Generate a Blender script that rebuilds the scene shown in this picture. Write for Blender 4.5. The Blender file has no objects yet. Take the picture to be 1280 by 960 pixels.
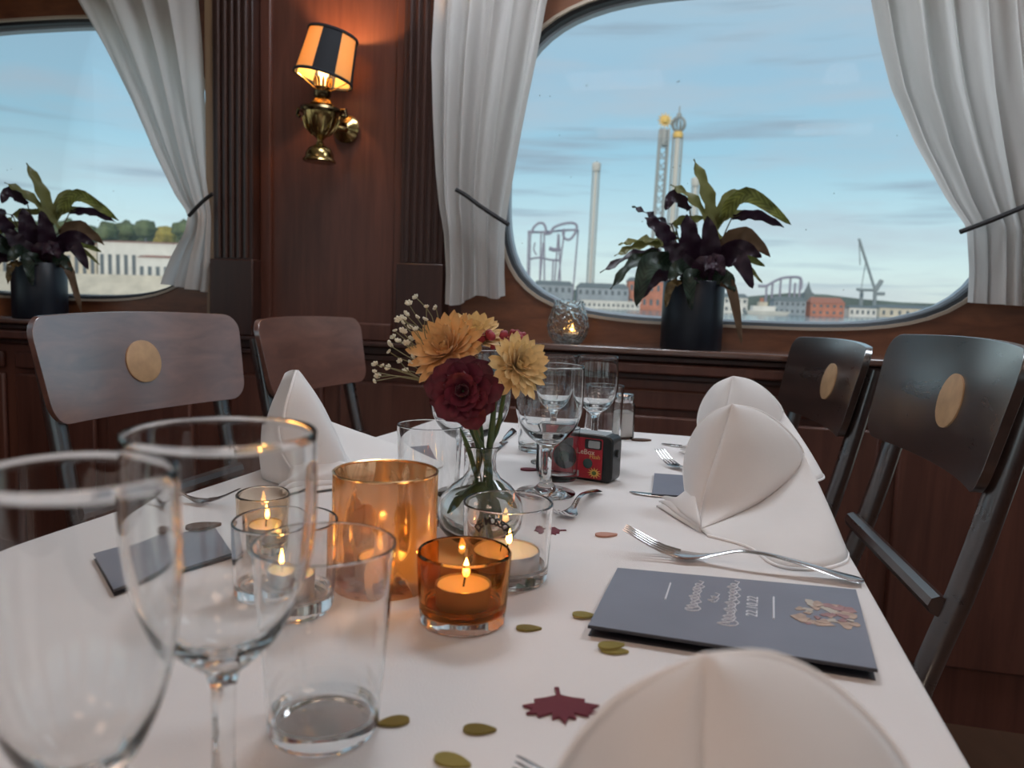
import bpy, bmesh, math, random
from mathutils import Vector, Matrix
random.seed(7)
R = math.radians
S = bpy.context.scene
COL = S.collection

# ------------------------------------------------------------------ camera
FPX, YH, ROLL = 963.0, 374.0, 0.035
EYE = Vector((0, 0, 0.95)); TZ = 0.73          # eye height, table height
PITCH = math.atan((480 - YH) / FPX)
Fw = Vector((0, math.cos(PITCH), -math.sin(PITCH)))
Up0 = Vector((0, math.sin(PITCH), math.cos(PITCH))); X0 = Vector((1, 0, 0))
cR, sR = math.cos(ROLL), math.sin(ROLL)
RT = cR * X0 + sR * Up0
UP = -sR * X0 + cR * Up0
cam = bpy.data.cameras.new('camera'); camo = bpy.data.objects.new('camera', cam); COL.objects.link(camo)
camo.matrix_world = Matrix(((RT.x, UP.x, -Fw.x, EYE.x), (RT.y, UP.y, -Fw.y, EYE.y), (RT.z, UP.z, -Fw.z, EYE.z), (0, 0, 0, 1)))
cam.sensor_width = 36; cam.lens = FPX / 1280 * 36
cam.clip_start = 0.02; cam.clip_end = 5000
cam.dof.use_dof = True; cam.dof.focus_distance = 0.82; cam.dof.aperture_fstop = 9.0
S.camera = camo
S.view_settings.view_transform = 'Standard'; S.view_settings.look = 'None'
S.view_settings.exposure = 0.0; S.view_settings.gamma = 1.0; S.view_settings.use_curve_mapping = False
cy = S.cycles
cy.max_bounces = 20; cy.transmission_bounces = 16; cy.transparent_max_bounces = 24; cy.glossy_bounces = 8; cy.diffuse_bounces = 4
cy.sample_clamp_indirect = 4.0
cy.blur_glossy = 0.3

# ------------------------------------------------------------------ sky
def lin(r, g, b):
    f = lambda v: ((v / 255 + 0.055) / 1.055) ** 2.4 if v > 10 else v / 255 / 12.92
    return (f(r), f(g), f(b), 1)
w = bpy.data.worlds.new('sky'); S.world = w; w.use_nodes = True
nt = w.node_tree; N = nt.nodes; L = nt.links; N.clear()
out = N.new('ShaderNodeOutputWorld'); bg = N.new('ShaderNodeBackground')
tc = N.new('ShaderNodeTexCoord'); sep = N.new('ShaderNodeSeparateXYZ')
L.new(tc.outputs['Generated'], sep.inputs[0])
rp = N.new('ShaderNodeValToRGB'); L.new(sep.outputs['Z'], rp.inputs[0])
el = rp.color_ramp.elements
stops = [(0.0, lin(232, 243, 232)), (0.035, lin(220, 241, 238)), (0.10, lin(196, 230, 240)), (0.18, lin(160, 208, 230)), (0.27, lin(158, 198, 222)), (0.42, lin(176, 200, 216)), (1.0, lin(176, 198, 216))]
el[0].position, el[0].color = stops[0]; el[1].position, el[1].color = stops[-1]
for p, c in stops[1:-1]:
    e = el.new(p); e.color = c
mp = N.new('ShaderNodeMapping'); mp.inputs['Scale'].default_value = (3.0, 3.0, 17.0); mp.inputs['Location'].default_value = (0.4, 0.25, 0.3)
L.new(tc.outputs['Generated'], mp.inputs[0])
nz = N.new('ShaderNodeTexNoise'); nz.inputs['Scale'].default_value = 1.0; nz.inputs['Detail'].default_value = 5; nz.inputs['Roughness'].default_value = 0.55
L.new(mp.outputs[0], nz.inputs[0])
cr = N.new('ShaderNodeValToRGB'); cr.color_ramp.elements[0].position = 0.47; cr.color_ramp.elements[1].position = 0.72
L.new(nz.outputs[0], cr.inputs[0])
mul = N.new('ShaderNodeMath'); mul.operation = 'MULTIPLY'; mul.inputs[1].default_value = 0.75; L.new(cr.outputs[0], mul.inputs[0])
mx = N.new('ShaderNodeMixRGB'); mx.inputs[2].default_value = lin(186, 196, 208)
L.new(mul.outputs[0], mx.inputs[0]); L.new(rp.outputs[0], mx.inputs[1])
mp2 = N.new('ShaderNodeMapping'); mp2.inputs['Scale'].default_value = (2.2, 2.2, 30.0); mp2.inputs['Location'].default_value = (1.7, 0.6, 0.15)
L.new(tc.outputs['Generated'], mp2.inputs[0])
nz2 = N.new('ShaderNodeTexNoise'); nz2.inputs['Scale'].default_value = 1.6; nz2.inputs['Detail'].default_value = 4
L.new(mp2.outputs[0], nz2.inputs[0])
cr2 = N.new('ShaderNodeValToRGB'); cr2.color_ramp.elements[0].position = 0.56; cr2.color_ramp.elements[1].position = 0.72
L.new(nz2.outputs[0], cr2.inputs[0])
mx2 = N.new('ShaderNodeMixRGB'); mx2.inputs[2].default_value = lin(150, 172, 190)
mulb = N.new('ShaderNodeMath'); mulb.operation = 'MULTIPLY'; mulb.inputs[1].default_value = 0.8; L.new(cr2.outputs[0], mulb.inputs[0])
L.new(mulb.outputs[0], mx2.inputs[0]); L.new(mx.outputs[0], mx2.inputs[1])
L.new(mx2.outputs[0], bg.inputs[0]); bg.inputs[1].default_value = 1.0; L.new(bg.outputs[0], out.inputs[0])

# low soft sun from behind the ship: reaches the far shore only
sd = bpy.data.lights.new('sun', 'SUN'); sd.energy = 1.6; sd.color = (1, 0.86, 0.68); sd.angle = R(3)
so = bpy.data.objects.new('sun', sd); COL.objects.link(so)
so.rotation_euler = Vector((0.30, 0.90, -0.36)).to_track_quat('-Z', 'Y').to_euler()

LAMP_WARM, FILL_COOL = 8.8, 18.0       # glow of the saloon's rear ceiling lamps and the added window-end fill
# ------------------------------------------------------------------ pixel helpers (1280x960 frame)
def ray(x, y):
    return Fw * FPX + RT * (x - 640) + UP * (480 - y)
def T(x, y, z=TZ):                      # pixel -> point on a horizontal plane
    r = ray(x, y); t = (z - EYE.z) / r.z; return EYE + r * t
def D(x, y, d):                         # pixel -> point at forward distance d
    r = ray(x, y); return EYE + r * (d / r.y)
YAW = R(13)
NW = Vector((math.sin(YAW), math.cos(YAW), 0)); UW = Vector((math.cos(YAW), -math.sin(YAW), 0))
def Wp(x, y, c):                        # pixel -> (u, z) on the wall plane at distance c
    r = ray(x, y); t = c / r.dot(NW); p = EYE + r * t; return p.dot(UW), p.z
def Wv(u, c, z):                        # wall coordinates -> world
    return UW * u + NW * c + Vector((0, 0, z))
def mpp(p):                             # metres per pixel at a point
    return (p - EYE).dot(Fw) / FPX

# ------------------------------------------------------------------ materials
MATS = {}
def mat(name):
    m = bpy.data.materials.new(name); m.use_nodes = True; MATS[name] = m
    nt = m.node_tree; return m, nt, nt.nodes, nt.links, nt.nodes['Principled BSDF']
def plain(name, c, rough=0.5, metal=0.0, coat=0.0, spec=0.5, noise=0.0, nscale=40, bump=0.0, bscale=200, emis=None, estr=0, trans=0, ior=1.45, sheen=0, sss=0):
    m, nt, N, L, p = mat(name)
    p.inputs['Base Color'].default_value = (*c[:3], 1); p.inputs['Roughness'].default_value = rough
    p.inputs['Metallic'].default_value = metal; p.inputs['Coat Weight'].default_value = coat
    p.inputs['Coat Roughness'].default_value = 0.15
    p.inputs['Specular IOR Level'].default_value = spec
    p.inputs['Transmission Weight'].default_value = trans; p.inputs['IOR'].default_value = ior
    p.inputs['Sheen Weight'].default_value = sheen
    if sss:
        p.inputs['Subsurface Weight'].default_value = sss; p.inputs['Subsurface Radius'].default_value = (0.006, 0.003, 0.0015); p.inputs['Subsurface Scale'].default_value = 1.0
    if emis:
        p.inputs['Emission Color'].default_value = (*emis[:3], 1); p.inputs['Emission Strength'].default_value = estr
    if noise or bump:
        tc = N.new('ShaderNodeTexCoord')
        if noise:
            n = N.new('ShaderNodeTexNoise'); n.inputs['Scale'].default_value = nscale; n.inputs['Detail'].default_value = 4; L.new(tc.outputs['Object'], n.inputs[0])
            r = N.new('ShaderNodeValToRGB'); L.new(n.outputs[0], r.inputs[0])
            r.color_ramp.elements[0].position = 0.3; r.color_ramp.elements[1].position = 0.7
            r.color_ramp.elements[0].color = (*[max(0, v * (1 - noise)) for v in c[:3]], 1); r.color_ramp.elements[1].color = (*[min(1, v * (1 + noise)) for v in c[:3]], 1)
            L.new(r.outputs[0], p.inputs['Base Color'])
        if bump:
            n2 = N.new('ShaderNodeTexNoise'); n2.inputs['Scale'].default_value = bscale; n2.inputs['Detail'].default_value = 3; L.new(tc.outputs['Object'], n2.inputs[0])
            b = N.new('ShaderNodeBump'); b.inputs['Strength'].default_value = bump; b.inputs['Distance'].default_value = 0.002
            L.new(n2.outputs[0], b.inputs['Height']); L.new(b.outputs[0], p.inputs['Normal'])
    return m
def wood(name, c1, c2, scale=(9, 9, 0.7), rough=0.38, coat=0.25, spec=0.4, coat_ior=1.5):
    m, nt, N, L, p = mat(name)
    tc = N.new('ShaderNodeTexCoord'); mp = N.new('ShaderNodeMapping'); mp.inputs['Scale'].default_value = scale
    L.new(tc.outputs['Object'], mp.inputs[0])
    n = N.new('ShaderNodeTexNoise'); n.inputs['Scale'].default_value = 4; n.inputs['Detail'].default_value = 7; n.inputs['Roughness'].default_value = 0.62; n.inputs['Distortion'].default_value = 0.6
    L.new(mp.outputs[0], n.inputs[0])
    r = N.new('ShaderNodeValToRGB'); L.new(n.outputs[0], r.inputs[0])
    r.color_ramp.elements[0].position = 0.3; r.color_ramp.elements[1].position = 0.72
    r.color_ramp.elements[0].color = (*c1, 1); r.color_ramp.elements[1].color = (*c2, 1)
    L.new(r.outputs[0], p.inputs['Base Color'])
    mr = N.new('ShaderNodeMapRange'); mr.inputs[3].default_value = rough - 0.08; mr.inputs[4].default_value = rough + 0.12
    L.new(n.outputs[0], mr.inputs[0]); L.new(mr.outputs[0], p.inputs['Roughness'])
    p.inputs['Coat Weight'].default_value = coat; p.inputs['Coat Roughness'].default_value = 0.22; p.inputs['Specular IOR Level'].default_value = spec
    p.inputs['Coat IOR'].default_value = coat_ior
    b = N.new('ShaderNodeBump'); b.inputs['Strength'].default_value = 0.08; b.inputs['Distance'].default_value = 0.002; L.new(n.outputs[0], b.inputs['Height']); L.new(b.outputs[0], p.inputs['Normal'])
    return m
wood('wall_wood', (0.078, 0.027, 0.018), (0.14, 0.049, 0.032), rough=0.42, coat=0.2)
wood('pilaster_wood', (0.032, 0.012, 0.009), (0.06, 0.023, 0.016), rough=0.4, coat=0.15)
wood('bay_wood', (0.11, 0.036, 0.016), (0.21, 0.075, 0.032), scale=(1, 9, 9), rough=0.4)
wood('jamb_wood_lit', (0.2, 0.12, 0.07), (0.3, 0.19, 0.11), rough=0.45)  # paler tone carries the light that falls on the jamb
wood('ledge_wood', (0.09, 0.035, 0.022), (0.15, 0.06, 0.036), scale=(1, 9, 9), rough=0.2, coat=1.0, coat_ior=1.8)
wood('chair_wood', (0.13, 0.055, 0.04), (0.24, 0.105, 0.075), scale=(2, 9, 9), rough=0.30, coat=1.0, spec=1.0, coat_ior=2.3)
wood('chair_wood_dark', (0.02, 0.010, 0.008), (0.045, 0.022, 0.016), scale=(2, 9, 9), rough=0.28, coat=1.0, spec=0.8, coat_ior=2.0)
wood('floor_wood', (0.06, 0.03, 0.018), (0.10, 0.05, 0.03), scale=(9, 0.7, 9))
plain('ceiling_paint', (0.62, 0.58, 0.52), 0.7, noise=0.04)
plain('cloth', (0.78, 0.735, 0.72), 0.85, sheen=0.2, noise=0.03, nscale=9, bump=0.25, bscale=900)
plain('napkin', (0.78, 0.745, 0.73), 0.8, sheen=0.15, noise=0.04, nscale=14, bump=0.05, bscale=500)
plain('napkin_hem', (0.93, 0.90, 0.89), 0.8, sheen=0.2)
plain('rubber', (0.02, 0.022, 0.026), 0.5)
plain('seal_grey', (0.30, 0.35, 0.40), 0.35)
plain('bead_light', (0.42, 0.34, 0.27), 0.35)
plain('cord_black', (0.02, 0.018, 0.02), 0.7)
plain('brass', (0.36, 0.26, 0.11), 0.2, metal=1.0, noise=0.3, nscale=60)
plain('gold_bright', (0.9, 0.55, 0.18), 0.25, metal=1.0)
plain('dark_brass', (0.12, 0.085, 0.045), 0.25, metal=1.0, noise=0.4, nscale=60)
plain('steel', (0.62, 0.60, 0.60), 0.16, metal=1.0)
plain('pot_navy', (0.008, 0.011, 0.019), 0.4, bump=0.05, bscale=60)
plain('soil', (0.02, 0.014, 0.01), 0.95, bump=0.8, bscale=90)
plain('wax', (0.9, 0.72, 0.5), 0.5, sss=0.6)
plain('wax_white', (0.86, 0.80, 0.74), 0.5, sss=0.5)
plain('tin', (0.55, 0.52, 0.5), 0.3, metal=1.0)
plain('wick', (0.01, 0.008, 0.006), 0.9)
def flame_mat():
    m, nt, N, L, p = mat('flame'); N.remove(p)
    e = N.new('ShaderNodeEmission'); e.inputs[0].default_value = (1.0, 0.50, 0.11, 1); e.inputs[1].default_value = 9
    t = N.new('ShaderNodeBsdfTransparent'); a = N.new('ShaderNodeAddShader')
    L.new(e.outputs[0], a.inputs[0]); L.new(t.outputs[0], a.inputs[1]); L.new(a.outputs[0], nt.nodes['Material Output'].inputs[0])
flame_mat()
plain('menu_card', (0.20, 0.205, 0.25), 0.42, noise=0.08, nscale=16)
plain('menu_dark', (0.03, 0.028, 0.034), 0.6)
plain('print_white', (0.75, 0.74, 0.78), 0.6)
plain('print_peach', (0.46, 0.33, 0.26), 0.6, noise=0.25, nscale=120)
plain('print_rose', (0.36, 0.20, 0.20), 0.6, noise=0.2, nscale=120)
plain('print_black', (0.015, 0.015, 0.017), 0.5)
plain('gold_leaf', (0.28, 0.20, 0.045), 0.45, metal=0.35, noise=0.35, nscale=900, bump=0.6, bscale=900)
plain('gold_leaf_light', (0.42, 0.33, 0.09), 0.45, metal=0.35, noise=0.3, nscale=900, bump=0.6, bscale=900)
plain('red_leaf', (0.22, 0.035, 0.055), 0.5, noise=0.35, nscale=900, bump=0.6, bscale=900)
plain('pink_leaf', (0.5, 0.24, 0.17), 0.5, noise=0.25, nscale=900)
plain('brown_leaf', (0.10, 0.05, 0.03), 0.6, noise=0.3, nscale=600)
plain('petal_yellow', (0.80, 0.47, 0.19), 0.6, noise=0.25, nscale=60, sheen=0.2)
plain('petal_cream', (0.84, 0.60, 0.29), 0.6, noise=0.25, nscale=60, sheen=0.2)
plain('petal_red', (0.10, 0.006, 0.020), 0.6, noise=0.5, nscale=70, sheen=0.1)
plain('bud_red', (0.30, 0.03, 0.045), 0.55, noise=0.4, nscale=90)
plain('stem_green', (0.06, 0.10, 0.03), 0.5, noise=0.3, nscale=50)
plain('stem_pale', (0.22, 0.20, 0.10), 0.6)
plain('blossom_white', (0.75, 0.70, 0.55), 0.6)
plain('camera_black', (0.015, 0.017, 0.018), 0.35)
plain('camera_red', (0.42, 0.015, 0.03), 0.35, noise=0.15, nscale=60)
plain('camera_grey', (0.35, 0.37, 0.38), 0.25)
plain('camera_yellow', (0.75, 0.48, 0.12), 0.4)
plain('lens_green', (0.01, 0.045, 0.035), 0.1, coat=1.0)
plain('leaf_print', (0.10, 0.16, 0.04), 0.5)
plain('camera_cream', (0.75, 0.62, 0.5), 0.4)
plain('print_cream', (0.50, 0.44, 0.38), 0.6)
plain('salt', (0.82, 0.80, 0.78), 0.9, bump=0.4, bscale=900)
plain('medallion_tan', (0.50, 0.30, 0.16), 0.45, noise=0.15, nscale=40)
plain('lamp_paint', (0.8, 0.78, 0.74), 0.5)
plain('ceiling_glow', (0.9, 0.85, 0.78), 0.5, emis=(1.0, 0.70, 0.55), estr=LAMP_WARM)
plain('fill_glow_cool', (0.85, 0.88, 0.9), 0.5, emis=(0.82, 0.91, 1.0), estr=FILL_COOL)  # fill added to brighten the far end of the table
# far shore
plain('tower_white', (0.62, 0.60, 0.56), 0.6)
plain('tower_grey', (0.34, 0.36, 0.36), 0.6)
plain('tower_gold', (0.85, 0.55, 0.14), 0.4)
plain('coaster_violet', (0.30, 0.28, 0.36), 0.6)
plain('house_cream', (0.62, 0.55, 0.44), 0.8, noise=0.15, nscale=0.2)
plain('house_white', (0.72, 0.70, 0.66), 0.8, noise=0.1, nscale=0.2)
plain('house_grey', (0.30, 0.34, 0.38), 0.8, noise=0.15, nscale=0.2)
plain('house_red', (0.50, 0.19, 0.12), 0.8, noise=0.2, nscale=0.2)
plain('roof_dark', (0.16, 0.19, 0.20), 0.8)
plain('roof_red', (0.40, 0.16, 0.11), 0.8)
plain('pane_dark', (0.12, 0.14, 0.16), 0.2)
plain('crane_grey', (0.25, 0.29, 0.31), 0.6)
plain('tree_far', (0.10, 0.13, 0.06), 0.9, noise=0.6, nscale=0.12)
plain('tree_yellow', (0.35, 0.28, 0.06), 0.9, noise=0.4, nscale=0.2)
plain('hill_far', (0.12, 0.15, 0.12), 0.9, noise=0.35, nscale=0.03)
plain('bird_grey', (0.25, 0.26, 0.28), 0.8)

def two_sided(name, front, back, vein=None, rough=0.38):
    m, nt, N, L, p = mat(name)
    tc = N.new('ShaderNodeTexCoord'); g = N.new('ShaderNodeNewGeometry')
    n = N.new('ShaderNodeTexNoise'); n.inputs['Scale'].default_value = 30; L.new(tc.outputs['Object'], n.inputs[0])
    r = N.new('ShaderNodeValToRGB'); L.new(n.outputs[0], r.inputs[0])
    r.color_ramp.elements[0].position = 0.35; r.color_ramp.elements[1].position = 0.65
    r.color_ramp.elements[0].color = (*[v * 0.6 for v in front], 1); r.color_ramp.elements[1].color = (*[v * 1.4 for v in front], 1)
    # bands along the blade from the leaf UV
    wv = N.new('ShaderNodeTexWave'); wv.inputs['Scale'].default_value = 2.2; wv.inputs['Distortion'].default_value = 1.5; L.new(tc.outputs['UV'], wv.inputs[0])
    mm = N.new('ShaderNodeMixRGB'); mm.blend_type = 'MULTIPLY'; mm.inputs[0].default_value = 0.45
    L.new(r.outputs[0], mm.inputs[1]); L.new(wv.outputs[0], mm.inputs[2])
    mx = N.new('ShaderNodeMixRGB'); L.new(g.outputs['Backfacing'], mx.inputs[0]); L.new(mm.outputs[0], mx.inputs[1]); mx.inputs[2].default_value = (*back, 1)
    L.new(mx.outputs[0], p.inputs['Base Color']); p.inputs['Roughness'].default_value = rough
    tr = N.new('ShaderNodeBsdfTranslucent'); L.new(mx.outputs[0], tr.inputs[0])
    mxs = N.new('ShaderNodeMixShader'); mxs.inputs[0].default_value = 0.35
    L.new(p.outputs[0], mxs.inputs[1]); L.new(tr.outputs[0], mxs.inputs[2]); L.new(mxs.outputs[0], nt.nodes['Material Output'].inputs[0])
two_sided('leaf_green', (0.24, 0.25, 0.06), (0.20, 0.19, 0.06))
two_sided('leaf_dark', (0.03, 0.05, 0.03), (0.04, 0.02, 0.03))
two_sided('leaf_purple', (0.05, 0.018, 0.035), (0.03, 0.012, 0.024))
two_sided('leaf_brown', (0.22, 0.14, 0.05), (0.16, 0.09, 0.05))

def thinpane(name, tint, veil, gloss=1.0, specks=False):
    m, nt, N, L, p = mat(name); N.remove(p)
    o = nt.nodes['Material Output']
    t = N.new('ShaderNodeBsdfTransparent'); t.inputs[0].default_value = (*tint, 1)
    tl = N.new('ShaderNodeBsdfTranslucent'); tl.inputs[0].default_value = (0.8, 0.85, 0.88, 1)
    m1 = N.new('ShaderNodeMixShader'); m1.inputs[0].default_value = veil
    L.new(t.outputs[0], m1.inputs[1]); L.new(tl.outputs[0], m1.inputs[2])
    g = N.new('ShaderNodeBsdfGlossy'); g.inputs['Roughness'].default_value = 0.02
    fr = N.new('ShaderNodeFresnel'); fr.inputs[0].default_value = 1.45
    fm = N.new('ShaderNodeMath'); fm.operation = 'MULTIPLY'; fm.inputs[1].default_value = gloss; L.new(fr.outputs[0], fm.inputs[0])
    m2 = N.new('ShaderNodeMixShader'); L.new(fm.outputs[0], m2.inputs[0]); L.new(m1.outputs[0], m2.inputs[1]); L.new(g.outputs[0], m2.inputs[2])
    last = m2
    if specks:
        tc = N.new('ShaderNodeTexCoord'); v = N.new('ShaderNodeTexVoronoi'); v.inputs['Scale'].default_value = 26; L.new(tc.outputs['Object'], v.inputs[0])
        n = N.new('ShaderNodeTexNoise'); n.inputs['Scale'].default_value = 5; L.new(tc.outputs['Object'], n.inputs[0])
        a = N.new('ShaderNodeMath'); a.operation = 'LESS_THAN'; a.inputs[1].default_value = 0.05; L.new(v.outputs['Distance'], a.inputs[0])
        b = N.new('ShaderNodeMath'); b.operation = 'GREATER_THAN'; b.inputs[1].default_value = 0.52; L.new(n.outputs[0], b.inputs[0])
        c = N.new('ShaderNodeMath'); c.operation = 'MULTIPLY'; L.new(a.outputs[0], c.inputs[0]); L.new(b.outputs[0], c.inputs[1])
        c2 = N.new('ShaderNodeMath'); c2.operation = 'MULTIPLY'; c2.inputs[1].default_value = 0.5; L.new(c.outputs[0], c2.inputs[0])
        d = N.new('ShaderNodeBsdfDiffuse'); d.inputs[0].default_value = (0.08, 0.08, 0.08, 1)
        m3 = N.new('ShaderNodeMixShader'); L.new(c2.outputs[0], m3.inputs[0]); L.new(m2.outputs[0], m3.inputs[1]); L.new(d.outputs[0], m3.inputs[2]); last = m3
    L.new(last.outputs[0], o.inputs[0])
thinpane('window_glass', (0.98, 0.99, 0.99), 0.07, 0.15, specks=True)
def glass(name, c=(1, 1, 1), ior=1.5, rough=0.0, bump=0, bscale=100):
    m, nt, N, L, p = mat(name); N.remove(p)
    g = N.new('ShaderNodeBsdfGlass'); g.inputs[0].default_value = (*c, 1); g.inputs['IOR'].default_value = ior; g.inputs['Roughness'].default_value = rough
    if bump:
        tc = N.new('ShaderNodeTexCoord'); n = N.new('ShaderNodeTexVoronoi'); n.inputs['Scale'].default_value = bscale; L.new(tc.outputs['Object'], n.inputs[0])
        b = N.new('ShaderNodeBump'); b.inputs['Strength'].default_value = bump; b.inputs['Distance'].default_value = 0.004; L.new(n.outputs['Distance'], b.inputs['Height']); L.new(b.outputs[0], g.inputs['Normal'])
    L.new(g.outputs[0], nt.nodes['Material Output'].inputs[0])
glass('glass', (0.985, 0.99, 0.99))
glass('glass_clear', (0.99, 0.985, 0.98))
glass('amber_glass', (0.87, 0.63, 0.39))
glass('water', (0.97, 0.98, 0.96), 1.33)
glass('pebbled_glass', (0.97, 0.98, 0.98), 1.45, 0.12, bump=1.0, bscale=95)
glass('smoke_glass', (0.93, 0.86, 0.78))
plain('rim_gold', (0.75, 0.48, 0.25), 0.2, metal=1.0)
plain('bulb_glow', (1, 0.9, 0.7), 0.4, emis=(1, 0.62, 0.22), estr=6)
def mercury():
    m, nt, N, L, p = mat('mercury_glass'); N.remove(p)
    tc = N.new('ShaderNodeTexCoord'); mp = N.new('ShaderNodeMapping'); mp.inputs['Scale'].default_value = (48, 48, 17); L.new(tc.outputs['Object'], mp.inputs[0])
    n = N.new('ShaderNodeTexNoise'); n.inputs['Scale'].default_value = 1; n.inputs['Detail'].default_value = 2; n.inputs['Distortion'].default_value = 0.8; L.new(mp.outputs[0], n.inputs[0])
    r = N.new('ShaderNodeValToRGB'); r.color_ramp.elements[0].position = 0.47; r.color_ramp.elements[1].position = 0.53; L.new(n.outputs[0], r.inputs[0])
    t = N.new('ShaderNodeBsdfTransparent'); t.inputs[0].default_value = (0.93, 0.76, 0.58, 1)
    tl = N.new('ShaderNodeBsdfTranslucent'); tl.inputs[0].default_value = (0.66, 0.44, 0.24, 1)
    g = N.new('ShaderNodeBsdfGlossy'); g.inputs[0].default_value = (0.72, 0.58, 0.46, 1); g.inputs['Roughness'].default_value = 0.12
    a = N.new('ShaderNodeMixShader'); a.inputs[0].default_value = 0.42; L.new(tl.outputs[0], a.inputs[1]); L.new(g.outputs[0], a.inputs[2])
    b = N.new('ShaderNodeMixShader'); b.inputs[0].default_value = 0.12; L.new(t.outputs[0], b.inputs[1]); L.new(g.outputs[0], b.inputs[2])
    mr = N.new('ShaderNodeMapRange'); mr.inputs[3].default_value = 0.03; mr.inputs[4].default_value = 0.75; L.new(r.outputs[0], mr.inputs[0])
    c = N.new('ShaderNodeMixShader'); L.new(mr.outputs[0], c.inputs[0]); L.new(b.outputs[0], c.inputs[1]); L.new(a.outputs[0], c.inputs[2])
    L.new(c.outputs[0], nt.nodes['Material Output'].inputs[0])
mercury()
def cloth_trans(name, c, trans, tcol):
    m, nt, N, L, p = mat(name)
    p.inputs['Base Color'].default_value = (*c, 1); p.inputs['Roughness'].default_value = 0.8
    tr = N.new('ShaderNodeBsdfTranslucent'); tr.inputs[0].default_value = (*tcol, 1)
    ms = N.new('ShaderNodeMixShader'); ms.inputs[0].default_value = trans
    L.new(p.outputs[0], ms.inputs[1]); L.new(tr.outputs[0], ms.inputs[2]); L.new(ms.outputs[0], nt.nodes['Material Output'].inputs[0])
cloth_trans('curtain', (0.68, 0.65, 0.63), 0.42, (0.82, 0.80, 0.78))
cloth_trans('shade_cream', (0.75, 0.60, 0.26), 0.55, (0.80, 0.52, 0.10))
plain('shade_black', (0.012, 0.012, 0.016), 0.8)
def water_surface():
    m, nt, N, L, p = mat('harbour_water')
    p.inputs['Base Color'].default_value = (0.10, 0.17, 0.19, 1); p.inputs['Roughness'].default_value = 0.12
    tc = N.new('ShaderNodeTexCoord'); n = N.new('ShaderNodeTexNoise'); n.inputs['Scale'].default_value = 0.5; n.inputs['Detail'].default_value = 4; L.new(tc.outputs['Object'], n.inputs[0])
    b = N.new('ShaderNodeBump'); b.inputs['Strength'].default_value = 0.25; b.inputs['Distance'].default_value = 0.3; L.new(n.outputs[0], b.inputs['Height']); L.new(b.outputs[0], p.inputs['Normal'])
water_surface()

# ------------------------------------------------------------------ mesh helpers
def mesh(verts, faces, sharp=40, uvs=None):
    me = bpy.data.meshes.new('m'); me.from_pydata([tuple(v) for v in verts], [], faces); me.update()
    bm = bmesh.new(); bm.from_mesh(me); bmesh.ops.remove_doubles(bm, verts=bm.verts, dist=1e-6)
    bmesh.ops.recalc_face_normals(bm, faces=bm.faces); bm.to_mesh(me); bm.free()
    me.polygons.foreach_set('use_smooth', [True] * len(me.polygons))
    if sharp: me.set_sharp_from_angle(angle=R(sharp))
    return me
def mk(name, me, m, parent=None, loc=None, rot=None):
    o = bpy.data.objects.new(name, me); COL.objects.link(o)
    if m and me and not me.materials: me.materials.append(MATS[m])
    if me: me.name = name
    if parent: o.parent = parent
    if loc is not None: o.location = loc
    if rot is not None: o.rotation_euler = rot
    return o
def empty(name, loc=(0, 0, 0), rz=0):
    o = bpy.data.objects.new(name, None); COL.objects.link(o); o.location = loc; o.rotation_euler = (0, 0, rz); o.empty_display_size = 0.02
    return o
def tag(o, label, cat, group=None):
    o['label'] = label; o['category'] = cat
    if group: o['group'] = group
    return o
def struct(o, label=None):
    o['kind'] = 'structure'
    if label: o['label'] = label
    return o
def copytree(o, parent=None):
    c = o.copy(); COL.objects.link(c)
    if parent: c.parent = parent
    for ch in o.children: copytree(ch, c)
    return c
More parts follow.
